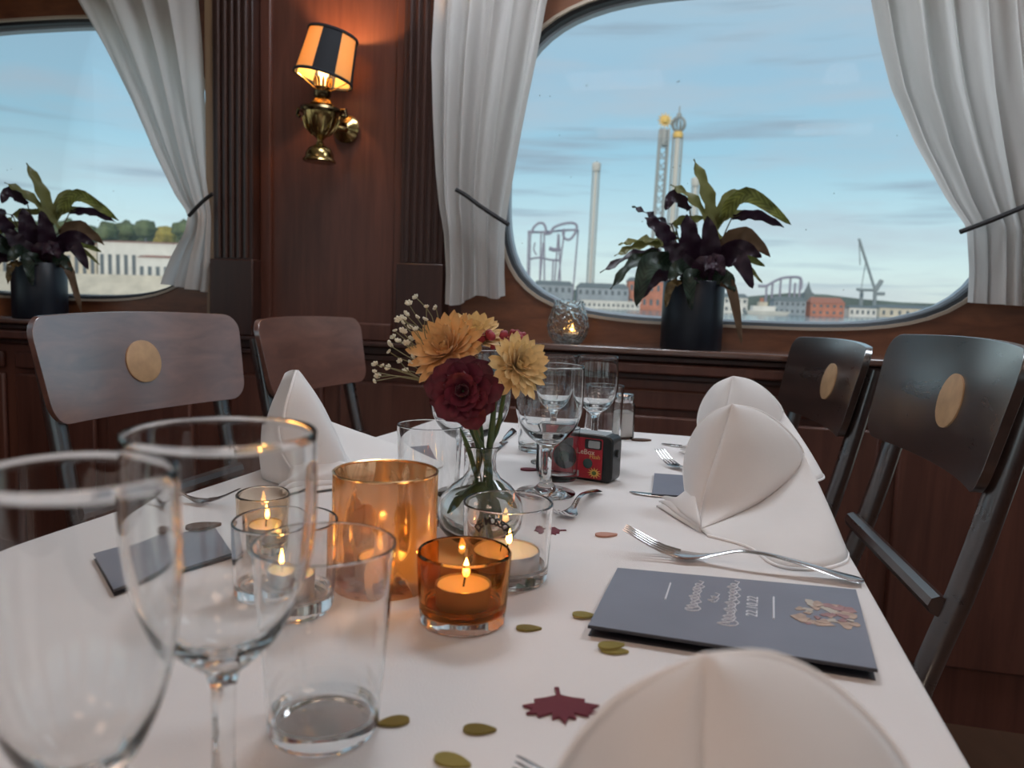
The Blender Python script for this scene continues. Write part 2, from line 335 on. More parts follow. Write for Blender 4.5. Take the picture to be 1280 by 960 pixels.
class MB:                                # collects shapes into one mesh
    def __init__(s): s.v = []; s.f = []
    def add(s, v, f):
        k = len(s.v); s.v += [Vector(p) for p in v]; s.f += [tuple(i + k for i in q) for q in f]; return s
    def hexa(s, p):                      # 8 corners: bottom 4, top 4
        return s.add(p, [(0, 3, 2, 1), (4, 5, 6, 7), (0, 1, 5, 4), (1, 2, 6, 5), (2, 3, 7, 6), (3, 0, 4, 7)])
    def box(s, x0, x1, y0, y1, z0, z1):
        return s.hexa([(x0, y0, z0), (x1, y0, z0), (x1, y1, z0), (x0, y1, z0), (x0, y0, z1), (x1, y0, z1), (x1, y1, z1), (x0, y1, z1)])
    def wbox(s, u0, u1, c0, c1, z0, z1):  # box in wall coordinates
        return s.hexa([Wv(u0, c0, z0), Wv(u1, c0, z0), Wv(u1, c1, z0), Wv(u0, c1, z0), Wv(u0, c0, z1), Wv(u1, c0, z1), Wv(u1, c1, z1), Wv(u0, c1, z1)])
    def tube(s, path, rad, seg=8, cap=True, flat=1.0):
        path = [Vector(p) for p in path]; n = len(path); rs = rad if isinstance(rad, (list, tuple)) else [rad] * n
        t0 = (path[1] - path[0]).normalized(); a = t0.orthogonal().normalized(); k = len(s.v)
        for i, p in enumerate(path):
            t = (path[min(i + 1, n - 1)] - path[max(i - 1, 0)]).normalized()
            a = (a - t * a.dot(t)).normalized(); b = t.cross(a)
            for j in range(seg):
                an = 2 * math.pi * j / seg
                s.v.append(p + a * (math.cos(an) * rs[i]) + b * (math.sin(an) * rs[i] * flat))
        for i in range(n - 1):
            for j in range(seg):
                s.f.append((k + i * seg + j, k + i * seg + (j + 1) % seg, k + (i + 1) * seg + (j + 1) % seg, k + (i + 1) * seg + j))
        if cap:
            s.f.append(tuple(k + j for j in range(seg))[::-1]); s.f.append(tuple(k + (n - 1) * seg + j for j in range(seg)))
        return s
    def lathe(s, prof, seg=48, c=(0, 0, 0), sx=1, sy=1, a0=0, a1=2 * math.pi):
        full = abs(a1 - a0 - 2 * math.pi) < 1e-6; ns = seg if full else seg + 1; k = len(s.v)
        for r, z in prof:
            for j in range(ns):
                an = a0 + (a1 - a0) * j / seg
                s.v.append(Vector((c[0] + r * sx * math.cos(an), c[1] + r * sy * math.sin(an), c[2] + z)))
        for i in range(len(prof) - 1):
            for j in range(seg):
                j2 = (j + 1) % ns
                s.f.append((k + i * ns + j, k + i * ns + j2, k + (i + 1) * ns + j2, k + (i + 1) * ns + j))
        return s
    def prism(s, pts, z0, z1):
        n = len(pts); k = len(s.v)
        s.v += [Vector((p[0], p[1], z0)) for p in pts] + [Vector((p[0], p[1], z1)) for p in pts]
        s.f.append(tuple(k + i for i in range(n))[::-1]); s.f.append(tuple(k + n + i for i in range(n)))
        for i in range(n): s.f.append((k + i, k + (i + 1) % n, k + n + (i + 1) % n, k + n + i))
        return s
    def grid(s, fn, nu, nv):
        k = len(s.v)
        for i in range(nu + 1):
            for j in range(nv + 1): s.v.append(Vector(fn(i / nu, j / nv)))
        for i in range(nu):
            for j in range(nv):
                a = k + i * (nv + 1) + j; s.f.append((a, a + 1, a + nv + 2, a + nv + 1))
        return s
    def mesh(s, sharp=40): return mesh(s.v, s.f, sharp)
    def obj(s, name, m, parent=None, loc=None, rot=None, sharp=40, bevel=0, solid=0):
        o = mk(name, s.mesh(sharp), m, parent, loc, rot)
        if solid:
            md = o.modifiers.new('solid', 'SOLIDIFY'); md.thickness = solid; md.offset = 0
        if bevel:
            md = o.modifiers.new('bevel', 'BEVEL'); md.width = bevel; md.segments = 2; md.limit_method = 'ANGLE'
        return o
def sup_loops(prof, e=0.0005):
    res = []
    for a, b in zip(prof, prof[1:]):
        res.append(a); ln = math.hypot(b[0] - a[0], b[1] - a[1])
        if ln > 4 * e:
            for f in (e / ln, 1 - e / ln): res.append((a[0] + (b[0] - a[0]) * f, a[1] + (b[1] - a[1]) * f))
    return res + [prof[-1]]
def spline(pts, n):                      # smooth Catmull-Rom through points, n+1 samples
    pts = [Vector(p) for p in pts]; m = len(pts) - 1; res = []
    for i in range(n + 1):
        t = i / n * m; k = min(int(t), m - 1); f = t - k
        p0 = pts[max(k - 1, 0)]; p1 = pts[k]; p2 = pts[k + 1]; p3 = pts[min(k + 2, m)]
        res.append(0.5 * ((2 * p1) + (p2 - p0) * f + (2 * p0 - 5 * p1 + 4 * p2 - p3) * f * f + (3 * p1 - p0 - 3 * p2 + p3) * f ** 3))
    return res
def text_mesh(body, size, extrude=0.0002, bold=0.0):
    cu = bpy.data.curves.new('t', 'FONT'); cu.body = body; cu.size = size; cu.extrude = extrude; cu.offset = bold; cu.align_x = 'CENTER'; cu.align_y = 'CENTER'; cu.resolution_u = 3
    o = bpy.data.objects.new('t', cu); COL.objects.link(o)
    dg = bpy.context.evaluated_depsgraph_get(); me = bpy.data.meshes.new_from_object(o.evaluated_get(dg))
    bpy.data.objects.remove(o); return me
def interp(tab, y):
    for a, b in zip(tab, tab[1:]):
        if a[0] <= y <= b[0]:
            f = (y - a[0]) / (b[0] - a[0]); return [p + (q - p) * f for p, q in zip(a[1:], b[1:])]
    return list(tab[-1][1:]) if y > tab[-1][0] else list(tab[0][1:])

# ================================================================== THE ROOM
C_WIN, C_BAY, C_WALL, C_PIL, C_LEDGE, C_WAIN = 2.06, 2.02, 2.03, 1.985, 1.86, 1.90
LEDGE_Z = Wp(850, 437.5, C_LEDGE)[1]
Z_TOP = 2.35
# window opening (superellipse) from the photograph
wl = Wp(626, 220, C_BAY)[0]; wc, wb = Wp(912, 407, C_BAY); wt = Wp(912, -25, C_BAY)[1]
WA = wc - wl; WZ = (wt + wb) / 2; WB = (wt - wb) / 2
lw_r = Wp(265, 220, C_BAY)[0]; LWC = lw_r - WA
PITCH_U = wc - LWC
RWC = wc + PITCH_U
def sup(uc, k=1.0, n=96, grow=0.0):
    res = []
    for i in range(n):
        a = 2 * math.pi * (i + 0.5) / n; c, s = math.cos(a), math.sin(a); e = 3.3 if s > 0 else 4.0
        f = (abs(c) ** e + abs(s) ** e) ** (-1 / e)
        res.append((uc + (WA * k + grow) * c * f, WZ + (WB * k + grow) * s * f))
    return res
def ring_rect(uc, u0, u1, z0, z1, n=96):
    """points on the rectangle, one for each superellipse point"""
    res = []
    for (u, z) in sup(uc, n=n):
        du, dz = u - uc, z - WZ; t = 1e9
        if du > 1e-9: t = min(t, (u1 - uc) / du)
        if du < -1e-9: t = min(t, (u0 - uc) / du)
        if dz > 1e-9: t = min(t, (z1 - WZ) / dz)
        if dz < -1e-9: t = min(t, (z0 - WZ) / dz)
        res.append((uc + du * t, WZ + dz * t))
    for cu, cz in ((u0, z0), (u1, z0), (u1, z1), (u0, z1)):
        i = min(range(n), key=lambda k: (res[k][0] - cu) ** 2 + (res[k][1] - cz) ** 2); res[i] = (cu, cz)
    return res
def bay_wall(mb, uc, u0, u1, z0, z1):
    n = 96; inn = sup(uc); outr = ring_rect(uc, u0, u1, z0, z1); k = len(mb.v)
    mb.v += [Wv(u, C_BAY, z) for u, z in inn] + [Wv(u, C_BAY, z) for u, z in outr] + [Wv(u, C_WIN + 0.06, z) for u, z in inn] + [Wv(u, C_WIN + 0.06, z) for u, z in outr]
    for i in range(n):
        j = (i + 1) % n
        mb.f += [(k + i, k + j, k + n + j, k + n + i), (k + i, k + 2 * n + i, k + 2 * n + j, k + j), (k + 2 * n + i, k + 3 * n + i, k + 3 * n + j, k + 2 * n + j)]
u_pilL0, u_pilL1 = Wp(266, 200, C_PIL)[0], Wp(316, 200, C_PIL)[0]
u_pilR0, u_pilR1 = Wp(502, 200, C_PIL)[0], Wp(556, 200, C_PIL)[0]
u_bayL = Wp(576, 400, C_BAY)[0]
pier_w = u_bayL - u_pilL0
wall = MB()
WALL_L, WALL_R = u_pilL0 - 2 * WA - 1.2, RWC + WA + 0.6
bays = [(LWC, u_pilL0 - 2 * (u_pilL0 - LWC), u_pilL0), (wc, u_bayL, 2 * wc - u_bayL)]
for uc, a, b in bays: bay_wall(wall, uc, a, b, LEDGE_Z - 0.02, Z_TOP)
wall.wbox(u_pilL0, u_bayL, C_WALL, C_WIN + 0.06, 0.0, Z_TOP)
u_r2 = 2 * wc - u_bayL; u_l0 = bays[0][1]
wall.wbox(u_r2, u_r2 + pier_w, C_WALL, C_WIN + 0.06, 0.0, Z_TOP)
wall.wbox(u_l0 - pier_w, u_l0, C_WALL, C_WIN + 0.06, 0.0, Z_TOP)
wall_far = struct(wall.obj('wall_far', 'wall_wood', sharp=30), 'dark mahogany panelled end wall of the saloon')
# bay panels carry a redder wood: separate slab per bay below and around is part of the wall mesh -> give bays their material
wall_far.data.materials.append(MATS['bay_wood'])
for p in wall_far.data.polygons:
    u = p.center.dot(UW); cc = p.center.dot(NW)
    if any(a + 1e-3 < u < b - 1e-3 for _, a, b in bays): p.material_index = 1

def window(n, uc, label):
    root = struct(empty('window_%d' % n, Wv(uc, C_WIN, WZ)), label); loc = root.location
    pane = sup(uc, grow=0.004); mb = MB()
    mb.v = [Wv(u, C_WIN + 0.012, z) - loc for u, z in pane] + [Wv(uc, C_WIN + 0.012, WZ) - loc]
    mb.f = [(i, (i + 1) % 96, 96) for i in range(96)]
    mb.obj('pane', 'window_glass', root)
    def ringprof(name, m, prof):       # prof: (grow, c) closed loop swept round the opening
        mb = MB(); k = len(prof)
        for g, c in prof: mb.v += [Wv(u, c, z) - loc for u, z in sup(uc, grow=g)]
        for q in range(k):
            for i in range(96):
                a, b = q * 96, ((q + 1) % k) * 96; j = (i + 1) % 96
                mb.f.append((a + i, a + j, b + j, b + i))
        mb.obj(name, m, root)
    ringprof('wooden_bead', 'bead_light', [(0.005, C_BAY - 0.005), (-0.002, C_BAY - 0.005), (-0.002, C_BAY + 0.012), (0.005, C_BAY + 0.012)])
    ringprof('rubber_gasket', 'rubber', [(0.0, C_BAY + 0.004), (-0.010, C_BAY + 0.010), (-0.010, C_WIN), (0.0, C_WIN)])
    ringprof('metal_frame', 'seal_grey', [(0.002, C_WIN - 0.01), (-0.015, C_WIN), (-0.015, C_WIN + 0.03), (0.002, C_WIN + 0.03)])
    return root
window(1, LWC, 'round-cornered ship window on the left behind the first chairs')
window(2, wc, 'large round-cornered ship window over the ledge with the plant')
# jamb board at the side of the left window, window light put into its colour
struct(MB().wbox(u_pilL0 - 0.026, u_pilL0, C_BAY - 0.03, C_BAY, LEDGE_Z, Z_TOP).obj('trim_1', 'jamb_wood_lit'), 'wooden jamb strip beside the left window, light on it put in its pale colour')

def pier(n, off):
    """pilaster pair, recessed panel and rails of one pier"""
    root = struct(empty('trim_%d' % n), 'dark fluted wooden pilasters framing the wall panel')
    rail_z = Wp(470, 428, 1.97)[1]
    for (a, b) in ((u_pilL0 + off, u_pilL1 + off), (u_pilR0 + off, u_pilR1 + off)):
        zb = Wp(290, 322, C_PIL)[1]
        MB().wbox(a, b, C_PIL, C_WALL + 0.005, rail_z - 0.002, Z_TOP).obj('pilaster_board', 'pilaster_wood', root, bevel=0.003)
        wd = b - a
        for k in range(5):
            uu = a + wd * (0.16 + 0.17 * k)
            MB().tube([Wv(uu, C_PIL - 0.001, zb), Wv(uu, C_PIL - 0.001, Z_TOP)], 0.0075, 8).obj('reed', 'pilaster_wood', root)
        MB().wbox(a - 0.006, b + 0.006, C_PIL - 0.012, C_WALL + 0.005, rail_z, zb - 0.004).obj('pilaster_block', 'pilaster_wood', root, bevel=0.004)
    a, b = u_pilL1 + off, u_pilR0 + off
    # frame of the sunk panel
    for nm, q in (('stile', (a, a + 0.035)), ('stile', (b - 0.035, b))):
        MB().wbox(q[0], q[1], C_WALL - 0.012, C_WALL + 0.004, rail_z, Z_TOP).obj(nm, 'wall_wood', root, bevel=0.005)
    MB().wbox(a + 0.035, b - 0.035, C_WALL - 0.012, C_WALL + 0.004, rail_z, rail_z + 0.05).obj('bottom_rail', 'wall_wood', root, bevel=0.005)
    # chair rail and wainscot
    A, B = u_pilL0 + off, u_bayL + off
    for d, z0, z1 in ((0.075, -0.012, 0.0), (0.055, -0.035, -0.012), (0.065, -0.050, -0.035)):
        MB().wbox(A, B, C_WALL - d, C_WALL, rail_z + z0, rail_z + z1).obj('chair_rail', 'pilaster_wood', root, bevel=0.003)
    MB().wbox(A, B, C_WALL - 0.03, C_WALL, 0, rail_z - 0.05).obj('wainscot_board', 'wall_wood', root)
    for k in range(2):
        s0 = A + 0.05 + k * (B - A - 0.05) / 2; s1 = A + (k + 1) * (B - A - 0.05) / 2
        MB().wbox(s0, s1, C_WALL - 0.045, C_WALL - 0.028, 0.12, rail_z - 0.11).obj('wainscot_panel', 'wall_wood', root, bevel=0.008)
pier(2, 0)
pier(3, u_r2 - u_pilL0)
pier(4, u_l0 - pier_w - u_pilL0)

def ledge(n, a, b, label):
    root = struct(empty('trim_%d' % n), label)
    MB().wbox(a, b, C_LEDGE, C_BAY, LEDGE_Z - 0.016, LEDGE_Z).obj('ledge_board', 'ledge_wood', root, bevel=0.004)
    MB().wbox(a, b, C_LEDGE + 0.02, C_BAY, LEDGE_Z - 0.034, LEDGE_Z - 0.018).obj('moulding', 'pilaster_wood', root, bevel=0.004)
    MB().wbox(a, b, C_LEDGE + 0.008, C_BAY, LEDGE_Z - 0.062, LEDGE_Z - 0.036).obj('moulding', 'wall_wood', root, bevel=0.005)
    MB().wbox(a, b, C_LEDGE + 0.028, C_BAY, LEDGE_Z - 0.078, LEDGE_Z - 0.062).obj('moulding', 'pilaster_wood', root, bevel=0.004)
    MB().wbox(a, b, C_WAIN, C_WIN, 0, LEDGE_Z - 0.078).obj('wainscot_board', 'wall_wood', root)
    np_ = 4; wd = (b - a) / np_
    for k in range(np_):
        s0, s1 = a + k * wd + 0.03, a + (k + 1) * wd - 0.012
        MB().wbox(s0, s1, C_WAIN - 0.014, C_WAIN + 0.002, Wp(830, 512, C_WAIN)[1], LEDGE_Z - 0.10).obj('wainscot_panel', 'wall_wood', root, bevel=0.006)
        MB().wbox(s0, s1, C_WAIN - 0.014, C_WAIN + 0.002, 0.14, Wp(830, 520, C_WAIN)[1]).obj('wainscot_panel', 'wall_wood', root, bevel=0.006)
ledge(5, u_bayL, u_r2, 'wooden window ledge with stepped moulding carrying the plant')
ledge(6, u_l0, u_pilL0, 'wooden window ledge below the left window')
# rest of the room: floor, ceiling, side and back walls with windows
RW, RB = 2.35, -3.2                      # half width, back end (wall coordinates)
UC = 0.15
struct(MB().wbox(UC - RW - 0.1, UC + RW + 0.1, RB - 0.1, C_WIN + 0.06, -0.06, 0).obj('floor', 'floor_wood'), 'dark wooden saloon floor')
struct(MB().wbox(UC - RW - 0.1, UC + RW + 0.1, RB - 0.1, C_WIN + 0.06, Z_TOP, Z_TOP + 0.06).obj('ceiling', 'ceiling_paint'), 'pale painted saloon ceiling')
def holed(name, fn, n, label):
    """a long wall with n openings; fn(s, d, z) -> world"""
    mb = MB(); Lh = C_WIN - RB if n == 3 else 2 * RW; z0, z1 = 0.86, 1.78; gap = 0.42; ww = (Lh - gap * (n + 1)) / n
    def bx(s0, s1, a, b): mb.hexa([fn(s0, 0, a), fn(s1, 0, a), fn(s1, 0.1, a), fn(s0, 0.1, a), fn(s0, 0, b), fn(s1, 0, b), fn(s1, 0.1, b), fn(s0, 0.1, b)])
    bx(0, Lh, 0, z0); bx(0, Lh, z1, Z_TOP)
    x = 0; panes = []
    for k in range(n + 1):
        bx(x, x + gap, z0, z1); panes.append((x + gap, x + gap + ww)); x += gap + ww
    o = struct(mb.obj(name, 'wall_wood'), label)
    for s0, s1 in panes[:n]:
        MB().add([fn(s0, 0.05, z0), fn(s1, 0.05, z0), fn(s1, 0.05, z1), fn(s0, 0.05, z1)], [(0, 1, 2, 3)]).obj('pane', 'window_glass', o)
    return panes[:n], fn, z0, z1
side = [holed('wall_left', lambda s, d, z: Wv(UC - RW - d, RB + s, z), 3, 'dark panelled side wall with windows, port side'),
        holed('wall_right', lambda s, d, z: Wv(UC + RW + d, RB + s, z), 3, 'dark panelled side wall with windows, starboard side'),
        holed('wall_back', lambda s, d, z: Wv(UC - RW + s, RB - d, z), 2, 'dark panelled wall behind the table with windows')]
def portal(c, inward, w_, h_):
    ld = bpy.data.lights.new('window_portal', 'AREA'); ld.shape = 'RECTANGLE'; ld.size = w_; ld.size_y = h_; ld.cycles.is_portal = True
    o = bpy.data.objects.new('window_portal', ld); COL.objects.link(o); o.location = c
    o.rotation_euler = Vector(inward).to_track_quat('-Z', 'Z').to_euler()
for (panes, fn, z0, z1), inw in zip(side, (UW, -UW, NW)):
    for s0, s1 in panes: portal(fn((s0 + s1) / 2, 0.09, (z0 + z1) / 2), inw, s1 - s0, z1 - z0)
for uc in (LWC, wc): portal(Wv(uc, C_WIN + 0.05, WZ), -NW, 2 * WA, 2 * WB)
# unseen warm ceiling lamps of the saloon, plus a cool pair added as fill
for k, (u, c) in enumerate(((-0.55, -0.75), (0.95, -0.75), (-0.55, -2.2), (0.95, -2.2), (-0.45, 1.52), (0.95, 1.52))):
    lo = empty('ceiling_lamp', Wv(u, c, Z_TOP), -YAW)
    MB().box(-0.32, 0.32, -0.22, 0.22, -0.045, 0).obj('housing', 'lamp_paint', lo, bevel=0.006)
    MB().box(-0.29, 0.29, -0.19, 0.19, -0.052, -0.046).obj('diffuser', 'fill_glow_cool' if k > 3 else 'ceiling_glow', lo)
    tag(lo, 'flat %s' % ('warm ceiling lamp over the left of the table end', 'warm ceiling lamp over the right of the table end', 'warm ceiling lamp at the rear left of the saloon', 'warm ceiling lamp at the rear right of the saloon', 'cool fill panel added above the left chairs near the window', 'cool fill panel added above the right chairs near the window')[k], 'ceiling lamp', 'flat ceiling lamps of the saloon')

# ================================================================== CURTAINS
def curtain(rows, c, label, tie, folds=6, amp=0.018, bottom=None, seed=0):
    """rows: (y, xl, xr) in pixels on plane c"""
    root = tag(empty('curtain', Wv(*[Wp((rows[0][1] + rows[0][2]) / 2, rows[0][0], c)[0], c, Wp(300, rows[0][0], c)[1]])), label, 'curtain', 'white curtains tied back at the windows')
    base = root.location.copy(); rnd = random.Random(seed); ph = [rnd.uniform(0, 6.28) for _ in range(5)]
    y0, y1 = rows[0][0], rows[-1][0]
    def fn(i, j):
        yb = y1 + (bottom(j) if bottom else 0)
        y = y0 + (yb - y0) * i
        xl, xr = interp(rows, min(y, y1)); x = xl + (xr - xl) * j
        u, z = Wp(x, y, c)
        g = 2 * math.pi * folds * j
        d = math.sin(g + ph[0] + 1.2 * math.sin(3 * i + ph[1])) * amp + math.sin(2.3 * g + ph[2] + 2 * i) * amp * 0.35 + math.sin(0.5 * g + 5 * i + ph[3]) * amp * 0.6
        wd = (xr - xl) / max(1, interp(rows, y0)[1] - interp(rows, y0)[0])
        u += math.cos(g + ph[4]) * 0.006
        return Wv(u, c + d * (0.6 + 0.5 * wd), z) - base
    MB().grid(fn, 60, 110).obj('drape', 'curtain', root, sharp=0)
    if tie:
        pts = []
        for x, y in tie:
            u, z = Wp(x, y, c - 0.04); pts.append(Wv(u, c - 0.04, z) - base)
        MB().tube(spline(pts, 10), 0.0055, 8).obj('tieback', 'cord_black', root)
    return root
curtain([(-150, 538, 730), (-60, 541, 704), (0, 545, 684), (70, 541, 672), (150, 542, 656), (210, 544, 645), (255, 548, 637), (290, 554, 632), (340, 557, 631), (372, 556, 632)], 1.955,
        'white gathered curtain hanging between the brass wall lamp and the big window', [(570, 237), (582, 244), (605, 261), (636, 281)], folds=5, bottom=lambda j: 8 - 12 * j + 4 * math.sin(9 * j), seed=3)
curtain([(-150, 30, 240), (-60, 62, 242), (0, 92, 243), (60, 126, 247), (125, 160, 250), (190, 190, 256), (245, 220, 262), (268, 238, 264), (290, 233, 264), (320, 214, 264), (350, 200, 264), (362, 198, 262)], 1.985,
        'white curtain swept to the right of the left window and tied', [(266, 242), (252, 253), (236, 270)], folds=4, amp=0.012, bottom=lambda j: -8 + 12 * j, seed=9)
curtain([(-150, 1045, 1330), (-60, 1072, 1330), (0, 1090, 1332), (50, 1099, 1334), (110, 1113, 1338), (180, 1142, 1340), (250, 1180, 1338), (285, 1205, 1334), (340, 1208, 1332), (378, 1206, 1334)], 1.955,
        'white curtain at the right side of the big window, upper right of the picture', [(1200, 290), (1240, 275), (1300, 250)], folds=6, bottom=lambda j: 8 * j, seed=5)

# ================================================================== TABLE
EL = Vector((math.sin(R(21)), math.cos(R(21)))); ER = Vector((math.sin(R(14)), math.cos(R(14))))
pl = T(300, 596); prr = T(1082, 735)
def on_left(y): return Vector((pl.x + (y - pl.y) * EL.x / EL.y, y))
def on_right(y): return Vector((prr.x + (y - prr.y) * ER.x / ER.y, y))
far = T(790, 540); fy0 = far.y + 0.02
FLc = on_left(far.y - math.tan(YAW) * (on_left(far.y).x - far.x)); FRc = on_right(far.y - math.tan(YAW) * (on_right(far.y).x - far.x))
NLc, NRc = on_left(-0.30), on_right(-0.42)
tb = empty('dining_table', ((FLc.x + NRc.x) / 2, (FLc.y + NRc.y) / 2, 0))
o0 = tb.location.copy()
ins = lambda p, k=0.985: Vector((o0.x + (p.x - o0.x) * k - o0.x, o0.y + (p.y - o0.y) * k - o0.y))
MB().prism([ins(NLc), ins(NRc), ins(FRc), ins(FLc)], TZ - 0.035, TZ - 0.004).obj('table_top', 'chair_wood_dark', tb)
for p in (NLc, NRc, FRc, FLc):
    q = ins(p, 0.72); MB().tube([(q.x, q.y, 0), (q.x, q.y, TZ - 0.035)], 0.028, 12).obj('leg', 'chair_wood_dark', tb)
tag(tb, 'long dark wooden dining table under the white cloth', 'table')
def tc_fn(i, j):
    a = NLc.lerp(NRc, i); b = FLc.lerp(FRc, i); p = a.lerp(b, j)
    z = TZ
    q = Vector((p.x, p.y))
    for (px1, px2, h_, w_) in CREASE:
        dd = (px2 - px1).normalized(); t = (q - px1).dot(dd); dist = abs((q - px1).dot(Vector((-dd.y, dd.x))))
        k = max(0, min(1, t / 0.03)) * max(0, min(1, ((px2 - px1).length - t) / 0.03))
        z -= h_ * (1 - math.exp(-(dist / w_) ** 2) * k) * 0 - h_ * math.exp(-(dist / w_) ** 2) * k
    return p.x, p.y, z
v2 = lambda x, y: Vector(T(x, y)[:2])
CREASE = [(v2(640, 676), v2(900, 706), 0.0012, 0.006), (v2(600, 720), v2(760, 690), 0.0010, 0.005), (v2(560, 860), v2(760, 830), 0.0007, 0.008), (v2(690, 640), v2(690, 900), 0.0006, 0.010)]
mb = MB().grid(tc_fn, 110, 160)
cloth_top = list(mb.v)
nu, nv = 110, 160
loop = [(i, 0) for i in range(nu)] + [(nu, j) for j in range(nv)] + [(i, nv) for i in range(nu, 0, -1)] + [(0, j) for j in range(nv, 0, -1)]
cen = Vector(((NLc.x + FRc.x) / 2, (NLc.y + FRc.y) / 2, 0)); ring_prev = [i * (nv + 1) + j for i, j in loop]
pts0 = [mb.v[k].copy() for k in ring_prev]
for step, (dn, ou) in enumerate(((0.002, 0.003), (0.008, 0.006), (0.06, 0.012), (0.14, 0.02), (0.22, 0.026))):
    k0 = len(mb.v); n = len(pts0)
    for q, p in enumerate(pts0):
        d = (pts0[(q + 1) % n] - pts0[q - 1]); nrm = Vector((d.y, -d.x, 0)).normalized()
        wav = math.sin(q * 0.22) * 0.012 * (dn / 0.22)
        mb.v.append(p + nrm * (ou + wav) - Vector((0, 0, dn)))
    for q in range(n): mb.f.append((ring_prev[q], ring_prev[(q + 1) % n], k0 + (q + 1) % n, k0 + q))
    ring_prev = [k0 + q for q in range(n)]
for q in mb.v: q -= o0
tco = mb.obj('tablecloth', 'cloth', None, loc=o0, sharp=0)
tag(tco, 'white tablecloth spread over the long dining table', 'tablecloth')

# ================================================================== CHAIRS
def chair_proto(name, m):
    t = empty(name)
    def bk(u, v, off):
        x = math.sin(math.pi / 2 * (u * 2 - 1)); zc = 0.81; hz = 0.0785
        ax = abs(x); r = 1.0
        if ax > 0.86: q = (ax - 0.86) / 0.14; r = 1 - 0.42 * (1 - math.sqrt(max(0, 1 - q * q)))
        vv = (v * 2 - 1) * r
        wdt = 0.208 + 0.008 * vv
        z = zc + hz * vv + 0.006 * (1 - x * x) * (1 if v > 0.5 else -0.3)
        y = -0.205 - (z - 0.45) * 0.20 - 0.030 * (1 - x * x) + off
        return (x * wdt, y, z)
    n1, n2 = 40, 12; mb = MB()
    mb.grid(lambda u, v: bk(u, v, 0.006), n1, n2); mb.grid(lambda u, v: bk(u, v, -0.006), n1, n2)
    k = (n1 + 1) * (n2 + 1); idx = [i * (n2 + 1) for i in range(n1 + 1)] + [n1 * (n2 + 1) + j for j in range(1, n2 + 1)] + [i * (n2 + 1) + n2 for i in range(n1 - 1, -1, -1)] + [j for j in range(n2 - 1, 0, -1)]
    for q in range(len(idx)): a, b = idx[q], idx[(q + 1) % len(idx)]; mb.f.append((a, b, b + k, a + k))
    mb.obj('backrest', m, t, bevel=0.002, sharp=50)
    for s in (-1, 1):
        pth = [(s * 0.172, -0.29, 0.0), (s * 0.172, -0.225, 0.25), (s * 0.172, -0.222, 0.45), (s * 0.172, -0.272, 0.64), (s * 0.172, -0.318, 0.85)]
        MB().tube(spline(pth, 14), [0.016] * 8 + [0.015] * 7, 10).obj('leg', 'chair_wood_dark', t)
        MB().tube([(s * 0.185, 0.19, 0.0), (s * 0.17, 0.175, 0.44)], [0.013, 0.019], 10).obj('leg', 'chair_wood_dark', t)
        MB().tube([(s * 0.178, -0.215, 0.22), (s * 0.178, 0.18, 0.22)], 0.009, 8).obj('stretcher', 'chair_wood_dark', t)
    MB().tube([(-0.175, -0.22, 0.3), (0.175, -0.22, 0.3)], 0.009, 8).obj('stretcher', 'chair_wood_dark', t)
    MB().tube([(-0.176, -0.243, 0.60), (0.176, -0.243, 0.60)], 0.012, 8).obj('back_rail', 'chair_wood_dark', t)
    pts = []
    for i in range(40):
        a = 2 * math.pi * i / 40; c, s = math.cos(a), math.sin(a); f = (abs(c) ** 4 + abs(s) ** 4) ** -0.25
        pts.append((0.215 * c * f * (1 + 0.06 * s * f), 0.205 * s * f))
    MB().prism(pts, 0.437, 0.457).obj('seat', m, t, bevel=0.005)
    return t
def medallion(t, r=0.036):
    mb = MB().lathe([(0, 0.0012), (r * 0.93, 0.0012), (r, 0.0003), (r, -0.003), (0, -0.003)], 32)
    z = 0.812; y = -0.205 - (z - 0.45) * 0.20 - 0.030 + 0.0085
    o = mb.obj('medallion', 'medallion_tan', t, loc=(0, y, z), rot=(R(-90 + 11.3), 0, 0)); o['label'] = 'round pale tan inlay on the backrest'
def put_chair(t, px, d, yaw, left, zoff=0):
    bc = D(px, 460, d); th = -(R(90) + yaw) if left else R(90) - yaw
    fr = Vector((-math.sin(th), math.cos(th), 0))
    t.location = Vector((bc.x, bc.y, zoff)) + fr * 0.30; t.rotation_euler = (0, 0, th)
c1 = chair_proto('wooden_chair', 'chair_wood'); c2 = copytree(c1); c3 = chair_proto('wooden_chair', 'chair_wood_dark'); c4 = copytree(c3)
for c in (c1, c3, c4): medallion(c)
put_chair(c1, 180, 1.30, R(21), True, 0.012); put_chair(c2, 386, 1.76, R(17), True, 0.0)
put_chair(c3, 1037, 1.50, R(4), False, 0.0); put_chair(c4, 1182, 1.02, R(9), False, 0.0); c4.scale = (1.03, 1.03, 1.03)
G_CH = 'plywood-backed chairs round the table'
tag(c1, 'reddish wooden chair with pale round inlay, leftmost, below the left window', 'chair', G_CH)
tag(c2, 'reddish glossy wooden chair without inlay, under the brass wall lamp', 'chair', G_CH)
tag(c3, 'dark wooden chair with oval inlay beside the window ledge on the right', 'chair', G_CH)
tag(c4, 'dark wooden chair at the right edge, nearest on the right side', 'chair', G_CH)

